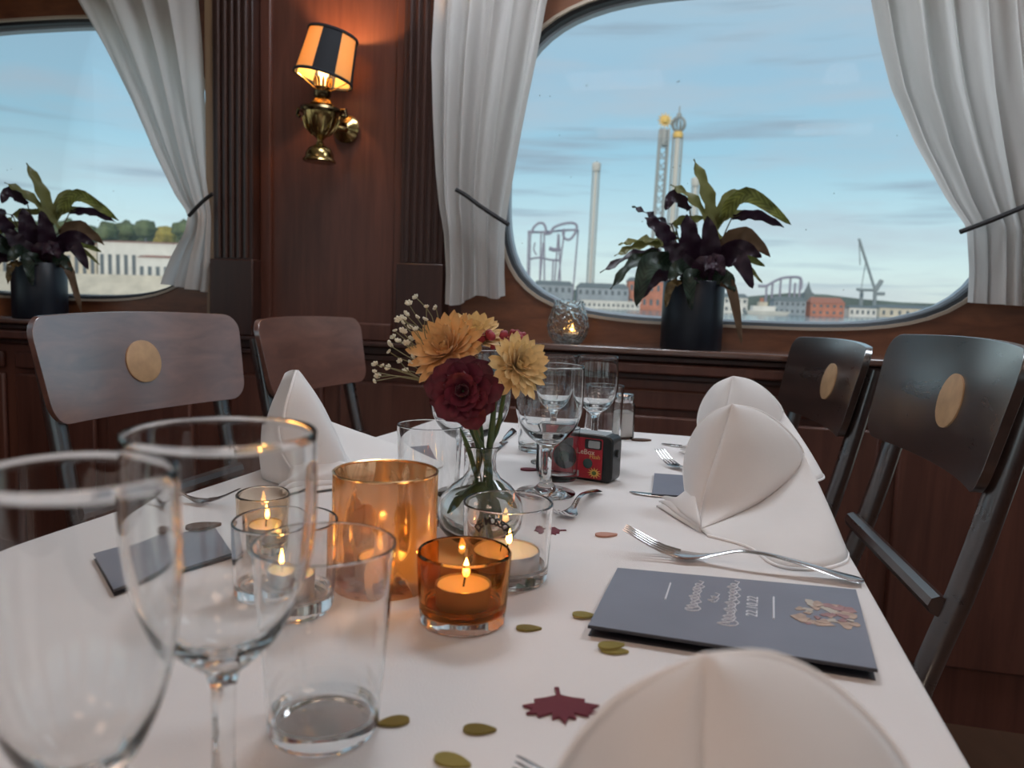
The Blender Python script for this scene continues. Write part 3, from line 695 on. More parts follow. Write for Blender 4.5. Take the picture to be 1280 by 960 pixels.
# ================================================================== WALL LAMP
def sconce():
    c = 1.92
    u0, zb = Wp(399, 203, c); org = Wv(u0, c, zb)
    root = tag(empty('wall_lamp', org, -YAW), 'brass oil-lamp style wall light with cream and black striped shade', 'wall lamp')
    root.rotation_euler = (0, R(2.5), -YAW)
    m = mpp(org); Y = lambda y: (203 - y) * m        # height above the foot for a pixel row
    # font: foot, waist, bowl
    foot = [(0, 0), (0.041, 0), (0.044, 0.003), (0.041, 0.009), (0.037, 0.012), (0.036, 0.022), (0.030, 0.034), (0.018, 0.042), (0.010, 0.046), (0.011, Y(180)), (0.007, Y(178)), (0.008, Y(176))]
    MB().lathe(foot, 40).obj('foot', 'brass', root)
    bowl = [(0.008, Y(176)), (0.013, Y(173)), (0.028, Y(168)), (0.040, Y(158)), (0.047, Y(147)), (0.048, Y(143)), (0.030, Y(142)), (0, Y(142))]
    bo = MB().lathe(bowl, 40).obj('font', 'brass', root)
    for k in range(14):
        a = 2 * math.pi * k / 14
        MB().tube([(math.cos(a) * r_, math.sin(a) * r_, z_) for r_, z_ in ((0.022, Y(170)), (0.037, Y(162)), (0.047, Y(150)))], [0.002, 0.004, 0.002], 6).obj('gadroon', 'brass', bo)
    MB().lathe([(0.036, Y(144)), (0.055, Y(144)), (0.058, Y(141)), (0.055, Y(138)), (0.030, Y(137)), (0.0, Y(137))], 40).obj('collar', 'dark_brass', root)
    MB().lathe([(0, Y(137)), (0.022, Y(137)), (0.030, Y(133)), (0.024, Y(128)), (0.016, Y(126)), (0, Y(126))], 32).obj('burner_ring', 'gold_bright', root)
    MB().lathe([(0, Y(126)), (0.017, Y(126)), (0.022, Y(123)), (0.022, Y(117)), (0.018, Y(115)), (0.018, Y(112)), (0, Y(112))], 32).obj('burner', 'dark_brass', root)
    for k in range(12):
        a = 2 * math.pi * k / 12; ca, sa = math.cos(a), math.sin(a)
        MB().tube([(ca * 0.019, sa * 0.019, Y(112)), (ca * 0.021, sa * 0.021, Y(105)), (ca * 0.022, sa * 0.022, Y(101))], [0.004, 0.0035, 0.001], 6).obj('crown_prong', 'gold_bright', root)
    # bulb
    MB().lathe([(0, Y(111)), (0.008, Y(110)), (0.014, Y(95)), (0.016, Y(82)), (0.011, Y(72)), (0, Y(69))], 24).obj('bulb', 'bulb_glow', root)
    # shade, sitting askew
    sh = empty('shade', (0, 0, Y(102))); sh.parent = root; sh.rotation_euler = (R(-3), R(10), R(20))
    hs = (102 - 48) * m; r0, r1 = 0.076, 0.064
    for k in range(8):
        a0 = 2 * math.pi * (k - 0.5) / 8 - math.pi / 2 + 0.10; a1 = a0 + 2 * math.pi / 8
        MB().lathe([(r0, 0), (r1, hs), (r1 - 0.0012, hs), (r0 - 0.0012, 0), (r0, 0)], 8, a0=a0, a1=a1, sy=0.92).obj('shade_panel', 'shade_black' if k % 2 == 0 else 'shade_cream', sh)
    for rr, zz in ((r0, 0), (r1, hs)):
        MB().lathe([(rr + 0.003 * math.cos(q), zz + 0.0042 * math.sin(q)) for q in [2 * math.pi * i / 8 for i in range(9)]], 48, sy=0.92).obj('shade_trim', 'shade_black', sh)
    for k in range(4):
        a = math.pi / 4 + k * math.pi / 2
        MB().tube([(0.018 * math.cos(a), 0.018 * math.sin(a), Y(116)), (0.070 * math.cos(a), 0.064 * math.sin(a), Y(101))], 0.0014, 6).obj('shade_wire', 'gold_bright', root)
    # gallery brackets and wall arm
    for s in (-1, 1):
        MB().tube([(s * 0.050, 0, Y(140)), (s * 0.068, 0, Y(139)), (s * 0.070, 0, Y(146)), (s * 0.062, 0, Y(148))], 0.005, 8).obj('bracket', 'dark_brass', root)
    up, zp = Wp(430, 160, C_WALL - 0.02); plate = Wv(up, C_WALL - 0.004, zp)
    Mi = (Matrix.Translation(org) @ root.rotation_euler.to_matrix().to_4x4()).inverted()
    p1 = Mi @ plate
    MB().lathe([(0, 0), (0.036, 0), (0.038, 0.004), (0.030, 0.012), (0.016, 0.018), (0.012, 0.024), (0, 0.024)], 32).obj('wall_plate', 'brass', root, loc=p1, rot=(R(90), 0, 0))
    MB().tube(spline([p1 + Vector((0, -0.01, 0)), p1 + Vector((0, -0.045, -0.005)), Vector((0.05, 0.045, Y(158))), Vector((0.03, 0.02, Y(157)))], 12), 0.007, 10).obj('arm', 'brass', root)
    ld = bpy.data.lights.new('bulb_light', 'POINT'); ld.energy = 4.5; ld.color = (1, 0.50, 0.18); ld.shadow_soft_size = 0.012
    lo = bpy.data.objects.new('bulb_light', ld); COL.objects.link(lo); lo.parent = root; lo.location = (0, 0, Y(64))
sconce()

# ================================================================== GLASSWARE
def place(px, py): return T(px, py)
def hrow(p, x, y): return D(x, y, p.y).z - TZ
def arc_bowl(zb, h, rmax, rrim, knee=0.55, n=24):
    pr = []
    for i in range(n + 1):
        t = i / n
        if t < knee: q = 1 - t / knee; r = rmax * math.sqrt(max(0, 1 - q ** 2.1))
        else: q = (t - knee) / (1 - knee); r = rmax + (rrim - rmax) * q * q * (3 - 2 * q)
        pr.append((r, zb + (h - zb) * t))
    return pr
def wine_glass(p, h, zb, rrim, rmax, rfoot, label, rs=0.0045, knee=0.55, name='wine_glass', group='wine glasses on the table'):
    root = tag(empty(name, p), label, 'wine glass', group)
    b = arc_bowl(zb, h, rmax, rrim, knee); wt = 0.0011
    out_ = [(r, z) for r, z in b if r > rs * 1.25]
    foot = [(0, 0.0004), (rfoot * 0.8, 0.0), (rfoot, 0.0008), (rfoot, 0.0018), (rfoot * 0.6, 0.0036), (rs * 2.2, 0.0075), (rs * 1.25, 0.014), (rs, 0.024), (rs, zb * 0.6), (rs * 1.1, zb - 0.008), (rs * 1.5, zb - 0.001), (rs * 2.6, zb + 0.003)]
    outp = foot + [q for q in out_ if q[0] > rs * 2.6 and q[1] > zb + 0.003]
    inn = [(max(0, r - wt), z + (0.004 if z < zb + 0.012 else 0.004 * max(0, 1 - (z - zb) / 0.03))) for r, z in b[1:]]
    inn[-1] = (rrim - wt, h)
    prof = outp[:-1] + [(rrim, h - 0.0006), (rrim - wt / 2, h + 0.0002)] + inn[::-1] + [(0, zb + 0.0045)]
    MB().lathe(prof, 64).obj('glass', 'glass', root, sharp=60)
    return root
def cup(p, h, rr, rb, base_t, wt, label, cat='tumbler', name='tumbler', m='glass', group=None, round_=0.004):
    root = tag(empty(name, p), label, cat, group)
    prof = [(0, 0.0008), (rb * 0.7, 0.0008), (rb - round_, 0), (rb - round_ * 0.3, round_ * 0.3), (rb, round_), (rb + (rr - rb) * 0.5, h * 0.5), (rr, h - wt * 0.5), (rr - wt * 0.5, h), (rr - wt, h - wt * 0.5), (rb + (rr - rb) * 0.5 - wt, h * 0.5), (rb - wt + (rr - rb) * 0.1, base_t + 0.004), (rb - wt - 0.003, base_t + 0.0008), (0, base_t)]
    MB().lathe(sup_loops(prof), 64).obj('glass', m, root, sharp=0)
    return root
def tealight(p, z, label, power=0.05, wax='wax', r=0.0188, h=0.015, flame=1.0, group='tealights burning in the glasses'):
    root = tag(empty('tealight', (p.x, p.y, TZ + z)), label, 'tealight', group)
    MB().lathe([(0, 0), (r, 0), (r + 0.0004, h), (r - 0.0004, h), (r - 0.0006, 0.0006), (0, 0.0006)], 40).obj('tin_cup', 'tin', root)
    MB().lathe([(0, 0.0008), (r - 0.001, 0.0008), (r - 0.001, h - 0.001), (r - 0.004, h - 0.0018), (0.004, h - 0.0026), (0, h - 0.0026)], 40).obj('wax', wax, root)
    MB().tube([(0, 0, h - 0.003), (0.0008, 0, h + 0.003), (0.0022, 0, h + 0.006)], 0.0007, 6).obj('wick', 'wick', root)
    fh = 0.014 * flame
    MB().lathe([(0, 0), (0.0016 * flame, 0.0015), (0.0026 * flame, fh * 0.28), (0.0021 * flame, fh * 0.55), (0.0009 * flame, fh * 0.85), (0, fh)], 16).obj('flame', 'flame', root, loc=(0.0016, 0, h + 0.0035))
    ld = bpy.data.lights.new('candle_light', 'POINT'); ld.energy = power * 0.6; ld.color = (1, 0.55, 0.18); ld.shadow_soft_size = 0.0015
    lo = bpy.data.objects.new('candle_light', ld); COL.objects.link(lo); lo.parent = root; lo.location = (0.0016, 0, h + 0.0035 + fh * 0.4)
    return root
def at(px, d):
    """table point seen at column px, forward distance d"""
    p = D(px, 500, d); y = 500
    for _ in range(12):
        y += (p.z - TZ) / mpp(p); p = D(px, y, d)
    return Vector((p.x, p.y, TZ))
# foreground wine glasses
pA = at(280, 0.294); hA = hrow(pA, 280, 538)
wine_glass(pA, hA, hA * 0.42, 0.0360, 0.0362, 0.031, 'tall empty wine glass in the left foreground, in front of the clear tumbler', knee=0.72)
pB = at(112, 0.215); hB = hrow(pB, 112, 588)
wine_glass(pB, hB, hB * 0.42, 0.0275, 0.0280, 0.027, 'blurred wine glass at the left edge, nearest of all glasses', knee=0.7)
pC = at(405, 0.369)
cup(pC, hrow(pC, 405, 677), 0.0347, 0.0275, 0.008, 0.0013, 'empty clear tumbler in the foreground between wine glass and amber candle holder', group='clear water tumblers')
# candle holders on the left
pD = at(338, 0.640); cup(pD, hrow(pD, 338, 615), 0.0270, 0.0255, 0.008, 0.0024, 'small clear brown-rimmed candle glass behind the foreground wine glass', 'candle holder', 'candle_glass', 'smoke_glass', 'glass candle holders')
tealight(pD, 0.0085, 'burning tealight inside the small brown-rimmed candle glass', 0.05)
pE = at(357, 0.520); cup(pE, hrow(pE, 357, 648), 0.0355, 0.0340, 0.010, 0.0020, 'squat clear candle glass standing left behind the tumbler', 'candle holder', 'candle_glass', 'glass_clear', 'glass candle holders')
tealight(pE, 0.0105, 'burning tealight inside the squat glass behind the tumbler', 0.04)
pF = at(480, 0.572); hF = hrow(pF, 480, 588)
rt = tag(empty('mercury_lantern', pF), 'tall golden mottled mercury-glass candle cylinder glowing from inside', 'candle holder', 'glass candle holders')
MB().lathe(sup_loops([(0, 0.0005), (0.0385, 0.0005), (0.0395, 0.003), (0.0395, hF - 0.001), (0.0388, hF), (0.0378, hF - 0.001), (0.0378, 0.006), (0, 0.005)]), 64).obj('glass', 'mercury_glass', rt, sharp=55)
MB().lathe([(0.0395, hF - 0.0012), (0.0399, hF), (0.0388, hF + 0.0006), (0.0376, hF), (0.0378, hF - 0.0012), (0.0395, hF - 0.0012)], 64).obj('gilt_rim', 'rim_gold', rt)
tealight(pF, 0.0065, 'burning tealight hidden inside the golden mercury-glass cylinder', 0.15, flame=1.3)
# amber holder
pI = at(578, 0.507); hI = hrow(pI, 579, 687)
rt = tag(empty('candle_glass', pI), 'small amber brown candle glass with a clear thick base, front centre', 'candle holder', 'glass candle holders')
MB().lathe(sup_loops([(0, 0.0004), (0.0270, 0.0004), (0.0288, 0.0016), (0.0292, 0.0045), (0.0296, 0.0092), (0, 0.0092)]), 64).obj('clear_base', 'glass_clear', rt, sharp=50)
MB().lathe(sup_loops([(0, 0.0094), (0.0290, 0.0094), (0.0298, 0.0110), (0.0312, hI * 0.6), (0.0322, hI - 0.0015), (0.0310, hI), (0.0296, hI - 0.001), (0.0284, hI * 0.6), (0.0268, 0.016), (0.0245, 0.0128), (0, 0.0120)]), 64).obj('amber_cup', 'amber_glass', rt, sharp=50)
tealight(pI, 0.0122, 'burning tealight inside the small amber candle glass', 0.05)
# clear printed candle glass
pH = at(632, 0.590); hH = hrow(pH, 632, 626)
rt = cup(pH, hH, 0.0354, 0.0330, 0.010, 0.0020, 'squat clear candle glass with dark arched lettering beside the vase', 'candle holder', 'candle_glass', 'glass_clear', 'glass candle holders')
tealight(pH, 0.0105, 'burning white tealight inside the clear glass with lettering', 0.05, wax='wax_white', r=0.026, h=0.014)
word = 'DE MOSSON'
for k, ch in enumerate(word):
    if ch == ' ': continue
    a = R(-30 + 60 * k / (len(word) - 1)) ; arc = R(-62 + 124 * k / (len(word) - 1))
    me = text_mesh(ch, 0.0078, 0.00008, 0.00025)
    lx = math.sin(arc) * 0.0135 - 0.0115; lz = hH - 0.0205 + math.cos(arc) * 0.0125 + 0.001
    rr_ = 0.0354; th = lx / rr_
    o = mk('letter', me, 'print_black', rt, loc=(rr_ * math.sin(th), -rr_ * math.cos(th) - 0.0002, lz))
    o.rotation_euler = (Matrix.Rotation(th, 3, 'Z') @ Matrix.Rotation(R(90), 3, 'X') @ Matrix.Rotation(-arc * 0.9, 3, 'Z')).to_euler()
# middle row of glasses
pJ = at(535, 0.742); cup(pJ, hrow(pJ, 535, 530), 0.0322, 0.0285, 0.008, 0.0013, 'clear tumbler behind the golden cylinder, left of the vase', group='clear water tumblers')
pK = at(584, 0.850); wine_glass(pK, 0.165, 0.062, 0.040, 0.0455, 0.034, 'round-bowled wine glass right behind the flowers', knee=0.5)
pL = at(682, 0.865); wine_glass(pL, hrow(pL, 682, 456), hrow(pL, 682, 556), 0.0385, 0.0388, 0.034, 'large wine glass in front of the red camera', rs=0.0055, knee=0.6)
pM = at(741, 1.03); wine_glass(pM, hrow(pM, 741, 445), hrow(pM, 741, 516), 0.0275, 0.0292, 0.029, 'slim wine glass behind the red camera', knee=0.55)
pN = at(690, 1.03); wine_glass(pN, hrow(pN, 690, 444), hrow(pN, 690, 512), 0.0275, 0.0292, 0.029, 'slim wine glass behind the large wine glass, right of the flowers', knee=0.55)
pO = at(671, 1.115); cup(pO, 0.098, 0.0310, 0.0275, 0.008, 0.0013, 'clear tumbler farther back behind the large wine glass stem', group='clear water tumblers')
pP = at(697, 0.937); cup(pP, 0.066, 0.0255, 0.0235, 0.008, 0.0013, 'small clear tumbler standing before the red camera', group='clear water tumblers')
pQ = at(752, 1.14); cup(pQ, 0.098, 0.0290, 0.0265, 0.008, 0.0013, 'clear tumbler beside the salt shaker at the far table end', group='clear water tumblers')

# ================================================================== SALT SHAKER
pS = at(779, 1.245)
root = tag(empty('salt_shaker', pS, R(20)), 'square glass salt shaker with metal lid at the far table end', 'salt shaker')
def rsq(r, z, n=32, e=5.0):
    return [(r * math.cos(a) * (abs(math.cos(a)) ** e + abs(math.sin(a)) ** e) ** (-1 / e), r * math.sin(a) * (abs(math.cos(a)) ** e + abs(math.sin(a)) ** e) ** (-1 / e), z) for a in [2 * math.pi * i / n for i in range(n)]]
def rloft(rings):
    mb = MB(); n = len(rings[0])
    for r_ in rings: mb.v += [Vector(p) for p in r_]
    for i in range(len(rings) - 1):
        for j in range(n): mb.f.append((i * n + j, i * n + (j + 1) % n, (i + 1) * n + (j + 1) % n, (i + 1) * n + j))
    mb.f.append(tuple(range(n))[::-1]); mb.f.append(tuple((len(rings) - 1) * n + j for j in range(n)))
    return mb
rloft([rsq(0.0135, 0), rsq(0.0142, 0.002), rsq(0.0142, 0.056), rsq(0.012, 0.060), rsq(0.0105, 0.0605), rsq(0.0118, 0.056), rsq(0.0124, 0.05), rsq(0.0124, 0.004)]).obj('jar', 'glass_clear', root)
rloft([rsq(0.0120, 0.0045), rsq(0.0120, 0.043)]).obj('salt', 'salt', root)
MB().lathe([(0, 0.0605), (0.0145, 0.0605), (0.0150, 0.062), (0.0150, 0.070), (0.0135, 0.0735), (0, 0.0745)], 32).obj('lid', 'steel', root)

# ================================================================== DISPOSABLE CAMERA
cf0 = T(712, 600); cf1 = T(757, 607)
dirc = (cf1 - cf0).normalized(); ang = math.atan2(dirc.y, dirc.x)
cw, chh, cd = 0.104, 0.058, 0.030
cr_ = T(764, 606); root = tag(empty('disposable_camera', Vector((cr_.x, cr_.y, TZ)), ang), 'red and black disposable flash camera standing on the tablecloth', 'camera')
def rrect(x0, x1, z0, z1, r, n=6):
    res = []
    for cx, cz, a in ((x1 - r, z1 - r, 0), (x0 + r, z1 - r, 90), (x0 + r, z0 + r, 180), (x1 - r, z0 + r, 270)):
        for i in range(n + 1): t = R(a + 90 * i / n); res.append((cx + r * math.cos(t), cz + r * math.sin(t)))
    return res
def yprism(pts, y0, y1):                 # outline in x,z extruded along y
    mb = MB().prism(pts, -y1, -y0); mb.v = [Vector((v.x, -v.z, v.y)) for v in mb.v]; return mb
body = yprism(rrect(-cw, 0, 0.0005, chh, 0.008), 0.0, cd); body.obj('body', 'camera_black', root, bevel=0.002)
yprism(rrect(-cw + 0.012, -0.013, 0.004, chh - 0.004, 0.002), -0.0010, 0.0005).obj('paper_sleeve', 'camera_red', root)
yprism(rrect(-cw + 0.010, -0.011, chh - 0.0006, chh + 0.0012, 0.0008), 0.001, cd - 0.002).obj('top_sleeve', 'camera_grey', root)
yprism(rrect(-0.036, -0.014, chh - 0.017, chh - 0.005, 0.002), -0.0022, 0.0).obj('flash_window', 'camera_black', root)
yprism(rrect(-0.031, -0.016, chh - 0.0155, chh - 0.0065, 0.0015), -0.0032, -0.002).obj('flash', 'camera_grey', root)
yprism(rrect(-0.072, -0.052, chh - 0.017, chh - 0.006, 0.002), -0.0022, 0.0).obj('viewfinder', 'camera_black', root)
yprism([(-0.062 + 0.0155 * math.cos(t), 0.028 + 0.0155 * math.sin(t)) for t in [2 * math.pi * i / 32 for i in range(32)]], -0.004, 0.0).obj('lens_mount', 'camera_black', root)
yprism([(-0.062 + 0.007 * math.cos(t), 0.028 + 0.007 * math.sin(t)) for t in [2 * math.pi * i / 24 for i in range(24)]], -0.005, -0.0038).obj('lens', 'lens_green', root)
yprism([(-0.0315 + 0.0062 * math.cos(t), 0.0225 + 0.0062 * math.sin(t)) for t in [2 * math.pi * i / 24 for i in range(24)]], -0.0018, -0.0008).obj('flash_button', 'lens_green', root)
st = []
for i in range(24):
    r_ = 0.0088 if i % 2 == 0 else 0.0042
    st.append((-0.0225 + r_ * math.cos(2 * math.pi * i / 24), 0.0115 + 0.8 * r_ * math.sin(2 * math.pi * i / 24)))
yprism(st, -0.0016, -0.0008).obj('star_print', 'camera_yellow', root)
yprism([(-0.0225 + 0.0030 * math.cos(t), 0.0115 + 0.0026 * math.sin(t)) for t in [2 * math.pi * i / 16 for i in range(16)]], -0.0019, -0.0015).obj('star_print', 'leaf_print', root)
yprism(rrect(-0.050, -0.043, 0.005, 0.0125, 0.001), -0.0016, -0.0008).obj('print_patch', 'camera_grey', root)
for tx, x, z, sz, m_ in (('LeBox', -0.0345, 0.0365, 0.0090, 'camera_cream'), ('Flash', -0.0225, 0.0315, 0.0072, 'camera_yellow')):
    mk('lettering', text_mesh(tx, sz, 0.0001), m_, root, loc=(x, -0.0013, z), rot=(R(90), 0, 0))
MB().tube([(0.0, cd * 0.5, 0.036), (0.003, cd * 0.5, 0.036)], 0.005, 12).obj('winder', 'camera_black', root)

# ================================================================== VASE AND FLOWERS
pG = at(600, 0.685)
root = tag(empty('bud_vase', pG), 'round clear glass bud vase with narrow neck holding the flowers', 'vase')
hG = hrow(pG, 598, 556); k_ = hG / 0.095
vo = [(0, 0.0006), (0.022, 0.0004), (0.030, 0.004), (0.0385, 0.016), (0.0400, 0.028), (0.0370, 0.042), (0.0270, 0.055), (0.0170, 0.063), (0.0130, 0.070), (0.0120, 0.080), (0.0128, 0.088), (0.0172, 0.0935), (0.0178, 0.095), (0.0166, 0.0955)]
vi = [(0.0115, 0.088), (0.0105, 0.080), (0.0115, 0.071), (0.0155, 0.063), (0.0255, 0.054), (0.0352, 0.0415), (0.0380, 0.028), (0.0365, 0.0175), (0.028, 0.0075), (0.018, 0.0055), (0, 0.005)]
MB().lathe([(r_, z * k_) for r_, z in vo + vi], 64).obj('glass', 'glass', root, sharp=60)
MB().lathe([(0, 0.0057 * k_), (0.017, 0.0062 * k_), (0.027, 0.0085 * k_), (0.0355, 0.018 * k_), (0.0372, 0.028 * k_), (0.0345, 0.041 * k_), (0.0300, 0.047 * k_), (0, 0.0468 * k_)], 48).obj('water', 'water', root, sharp=60)
neck = pG + Vector((0, 0, 0.090 * k_))
def petal_mesh(ln, wd, cupk, tipk=0.35, wave=0.0, n=8, m_=4):
    def fn(i, j):
        t = i; s = j * 2 - 1
        wv = wd * (0.40 + 0.60 * min(1, t * 1.6)) * max(0.06, math.sqrt(max(0, 1 - t ** 5)))
        x = s * wv; y = ln * t; z = cupk * ln * (t * t) + 0.25 * wd * (s * s) + wave * math.sin(9 * t + 3 * s)
        return x, y, z
    return MB().grid(fn, n, m_).mesh(0)
def flower(name, center, facing, rings, mats, label, stem_to, seed, group, stemr=0.0021, centre=None):
    rnd = random.Random(seed)
    root = tag(empty(name, center), label, 'flower', group)
    q = Vector(facing).normalized().to_track_quat('Z', 'Y').to_matrix().to_4x4()
    for (cnt, ln, wd, el_, cupk, wave) in rings:
        me = petal_mesh(ln, wd, cupk, wave=wave); me.materials.append(MATS[mats])
        for k in range(cnt):
            o = mk('petal', me, None, root)
            a = 2 * math.pi * (k + rnd.uniform(-0.22, 0.22)) / cnt + el_
            M = q @ Matrix.Rotation(a, 4, 'Z') @ Matrix.Rotation(el_ + rnd.uniform(-0.12, 0.12), 4, 'X') @ Matrix.Scale(rnd.uniform(0.88, 1.1), 4)
            o.matrix_basis = M
    qv = q.to_3x3() @ Vector((0, 0, 1))
    if centre:
        o = MB().lathe([(0, -0.001), (0.004, 0.0), (0.0045, 0.003), (0.0025, 0.0055), (0, 0.006)], 12).obj('flower_centre', centre, root); o.matrix_basis = q
    o = MB().lathe([(0, -0.007), (0.003, -0.006), (0.0055, -0.002), (0.0045, 0.001), (0, 0.002)], 12).obj('calyx', 'stem_green', root); o.matrix_basis = q
    c = Vector(center)
    path = [Vector((0, 0, 0)) - qv * 0.004, -qv * 0.014 - Vector((0, 0, 0.004)), (Vector(stem_to[0]) - c) * 0.65 - Vector((0, 0, 0.004)), Vector(stem_to[0]) - c] + [Vector(s_) - c for s_ in stem_to[1:]]
    sm = MB().tube(spline(path, 18), stemr, 7).obj('stem', 'stem_green', root)
    for k in range(3):                  # leaves on the stem inside the vase
        b = pG + Vector((rnd.uniform(-0.008, 0.008), rnd.uniform(-0.006, 0.006), (0.050 + 0.004 * k) * k_)); a = rnd.uniform(0, 6.28)
        e_ = pG + Vector((0.026 * math.cos(a), 0.022 * math.sin(a), rnd.uniform(0.026, 0.042) * k_))
        MB().tube(spline([b - c, b.lerp(e_, 0.5) + Vector((0, 0, 0.004)) - c, e_ - c], 8), [0.001, 0.003, 0.0045, 0.0055, 0.0055, 0.005, 0.004, 0.0025, 0.0006], 8, flat=0.2).obj('leaf', 'stem_green', sm)
    return root
def nk(dx, dy): return (neck + Vector((dx, dy, 0)), pG + Vector((dx * 1.2 - dy, dy, 0.05 * k_)), pG + Vector((-dx * 1.6, -dy, 0.010 * k_)))
mum = lambda s: [(21, 0.034 * s, 0.0050 * s, 0.10, 0.05, 0.0004), (19, 0.030 * s, 0.0048 * s, 0.42, 0.10, 0.0004), (16, 0.025 * s, 0.0044 * s, 0.75, 0.12, 0), (11, 0.019 * s, 0.0040 * s, 1.05, 0.12, 0), (8, 0.013 * s, 0.0034 * s, 1.32, 0.1, 0)]
GF = 'flowers arranged in the bud vase'
flower('chrysanthemum', D(560, 441, 0.695), (-0.35, -0.75, 0.55), mum(1.15), 'petal_yellow', 'large apricot chrysanthemum on the left of the bouquet', nk(-0.004, 0.0), 1, GF)
flower('chrysanthemum', D(592, 421, 0.715), (0.15, -0.45, 0.85), mum(0.9), 'petal_cream', 'pale cream chrysanthemum at the top back of the bouquet', nk(-0.001, 0.005), 2, GF)
flower('chrysanthemum', D(645, 458, 0.668), (0.5, -0.75, 0.35), mum(0.9), 'petal_cream', 'yellow chrysanthemum on the right of the bouquet', nk(0.006, 0.0), 3, GF)
flower('dahlia', D(579, 489, 0.648), (-0.08, -0.85, 0.10), [(9, 0.033, 0.0125, -0.08, -0.06, 0.0018), (9, 0.029, 0.0110, 0.22, 0.04, 0.0016), (8, 0.022, 0.0090, 0.6, 0.1, 0.0012), (6, 0.014, 0.0065, 1.0, 0.1, 0)], 'petal_red', 'dark wine-red flower at the front of the bouquet', nk(0.001, -0.005), 4, GF)
# red buds
rnd = random.Random(11)
ctr = D(630, 436, 0.700)
rt = tag(empty('bud_spray', ctr), 'spray of small red rounded buds between the yellow chrysanthemums', 'flower', GF)
bme = MB().lathe([(0, -0.004), (0.0028, -0.003), (0.0038, 0), (0.0032, 0.003), (0.0012, 0.0052), (0, 0.0054)], 10).mesh(0); bme.materials.append(MATS['bud_red'])
for k in range(34):
    o = mk('bud', bme, None, rt); a, b = rnd.uniform(0, 6.28), rnd.uniform(-0.2, 1.2)
    o.location = (0.027 * math.cos(a) * math.cos(b), 0.016 * math.sin(a) * math.cos(b), 0.014 * math.sin(b)); o.rotation_euler = (rnd.uniform(-0.7, 0.7), rnd.uniform(-0.7, 0.7), 0)
MB().tube(spline([(0, 0, 0), (-0.004, -0.004, -0.02), neck + Vector((0.004, 0.005, 0)) - ctr, pG + Vector((0.0, 0.0, 0.02)) - ctr], 14), 0.0014, 7).obj('stem', 'stem_green', rt)
# long leaves in the neck
for k, (dx, dy, px, py) in enumerate(((0.003, -0.003, 620, 500), (-0.004, -0.003, 575, 535))):
    a = neck + Vector((dx, dy, -0.03 * k_)); b = D(px, py, 0.672)
    rt = tag(empty('flower_leaf', a), ('narrow green stem leaf rising right in the vase neck', 'narrow green stem leaf leaning left in the vase neck')[k], 'leaf', GF)
    MB().tube(spline([(0, 0, 0), (b - a) * 0.5 + Vector((0.001, 0, 0.002)), b - a], 8), [0.0016, 0.0022, 0.0026, 0.003, 0.003, 0.0026, 0.002, 0.0014, 0.0006], 6, flat=0.4).obj('blade', 'stem_green', rt)
# baby's breath
rnd = random.Random(23)
blos = MB()
for k in range(6):
    a = 2 * math.pi * k / 6
    blos.tube([(0, 0, 0), (0.0016 * math.cos(a), 0.0016 * math.sin(a), 0.0012), (0.0030 * math.cos(a), 0.0030 * math.sin(a), 0.0018)], [0.0007, 0.0014, 0.0006], 5)
blm = blos.mesh(0); blm.materials.append(MATS['blossom_white'])
sprays = [('taller spray of tiny white blossoms rising above the chrysanthemums', [(520, 372), (533, 384), (511, 380), (545, 385), (507, 393), (521, 397), (531, 400), (503, 404), (512, 410), (524, 421), (498, 400)], (548, 440)),
          ('left spray of tiny white blossoms beside the apricot chrysanthemum', [(502, 397), (492, 422), (486, 431), (497, 427), (508, 430), (503, 415), (520, 412), (487, 440), (513, 424), (494, 414), (506, 400), (515, 446)], (540, 462)),
          ('low spray of tiny blossoms reaching out to the far left', [(478, 458), (469, 456), (486, 460), (468, 465), (472, 471), (467, 477), (507, 464), (500, 452), (512, 455)], (535, 478))]
for q, (lab, pts, base) in enumerate(sprays):
    bp = D(base[0], base[1], 0.70); rt = tag(empty('gypsophila_spray', bp), lab, 'flower', GF)
    st = MB()
    for k, (x, y) in enumerate(pts):
        p = D(x, y, 0.70 + rnd.uniform(-0.02, 0.02)); mid = bp.lerp(p, 0.55) + Vector((rnd.uniform(-0.006, 0.006), 0, rnd.uniform(-0.003, 0.006)))
        st.tube(spline([Vector((0, 0, 0)), mid - bp, p - bp], 6), 0.00045, 5)
        o = mk('blossom', blm, None, rt, loc=p - bp, rot=(rnd.uniform(-1, 1.2), rnd.uniform(-1, 1), rnd.uniform(0, 6))); sc = rnd.uniform(0.7, 1.35); o.scale = (sc, sc, sc)
    st.tube(spline([Vector((0, 0, 0)), neck + Vector((-0.006, 0.003, 0.02)) - bp, neck + Vector((-0.006, 0.003, 0)) - bp, pG + Vector((0.004, 0.004, 0.03)) - bp], 14), 0.0008, 6)
    st.obj('stems', 'stem_pale', rt)

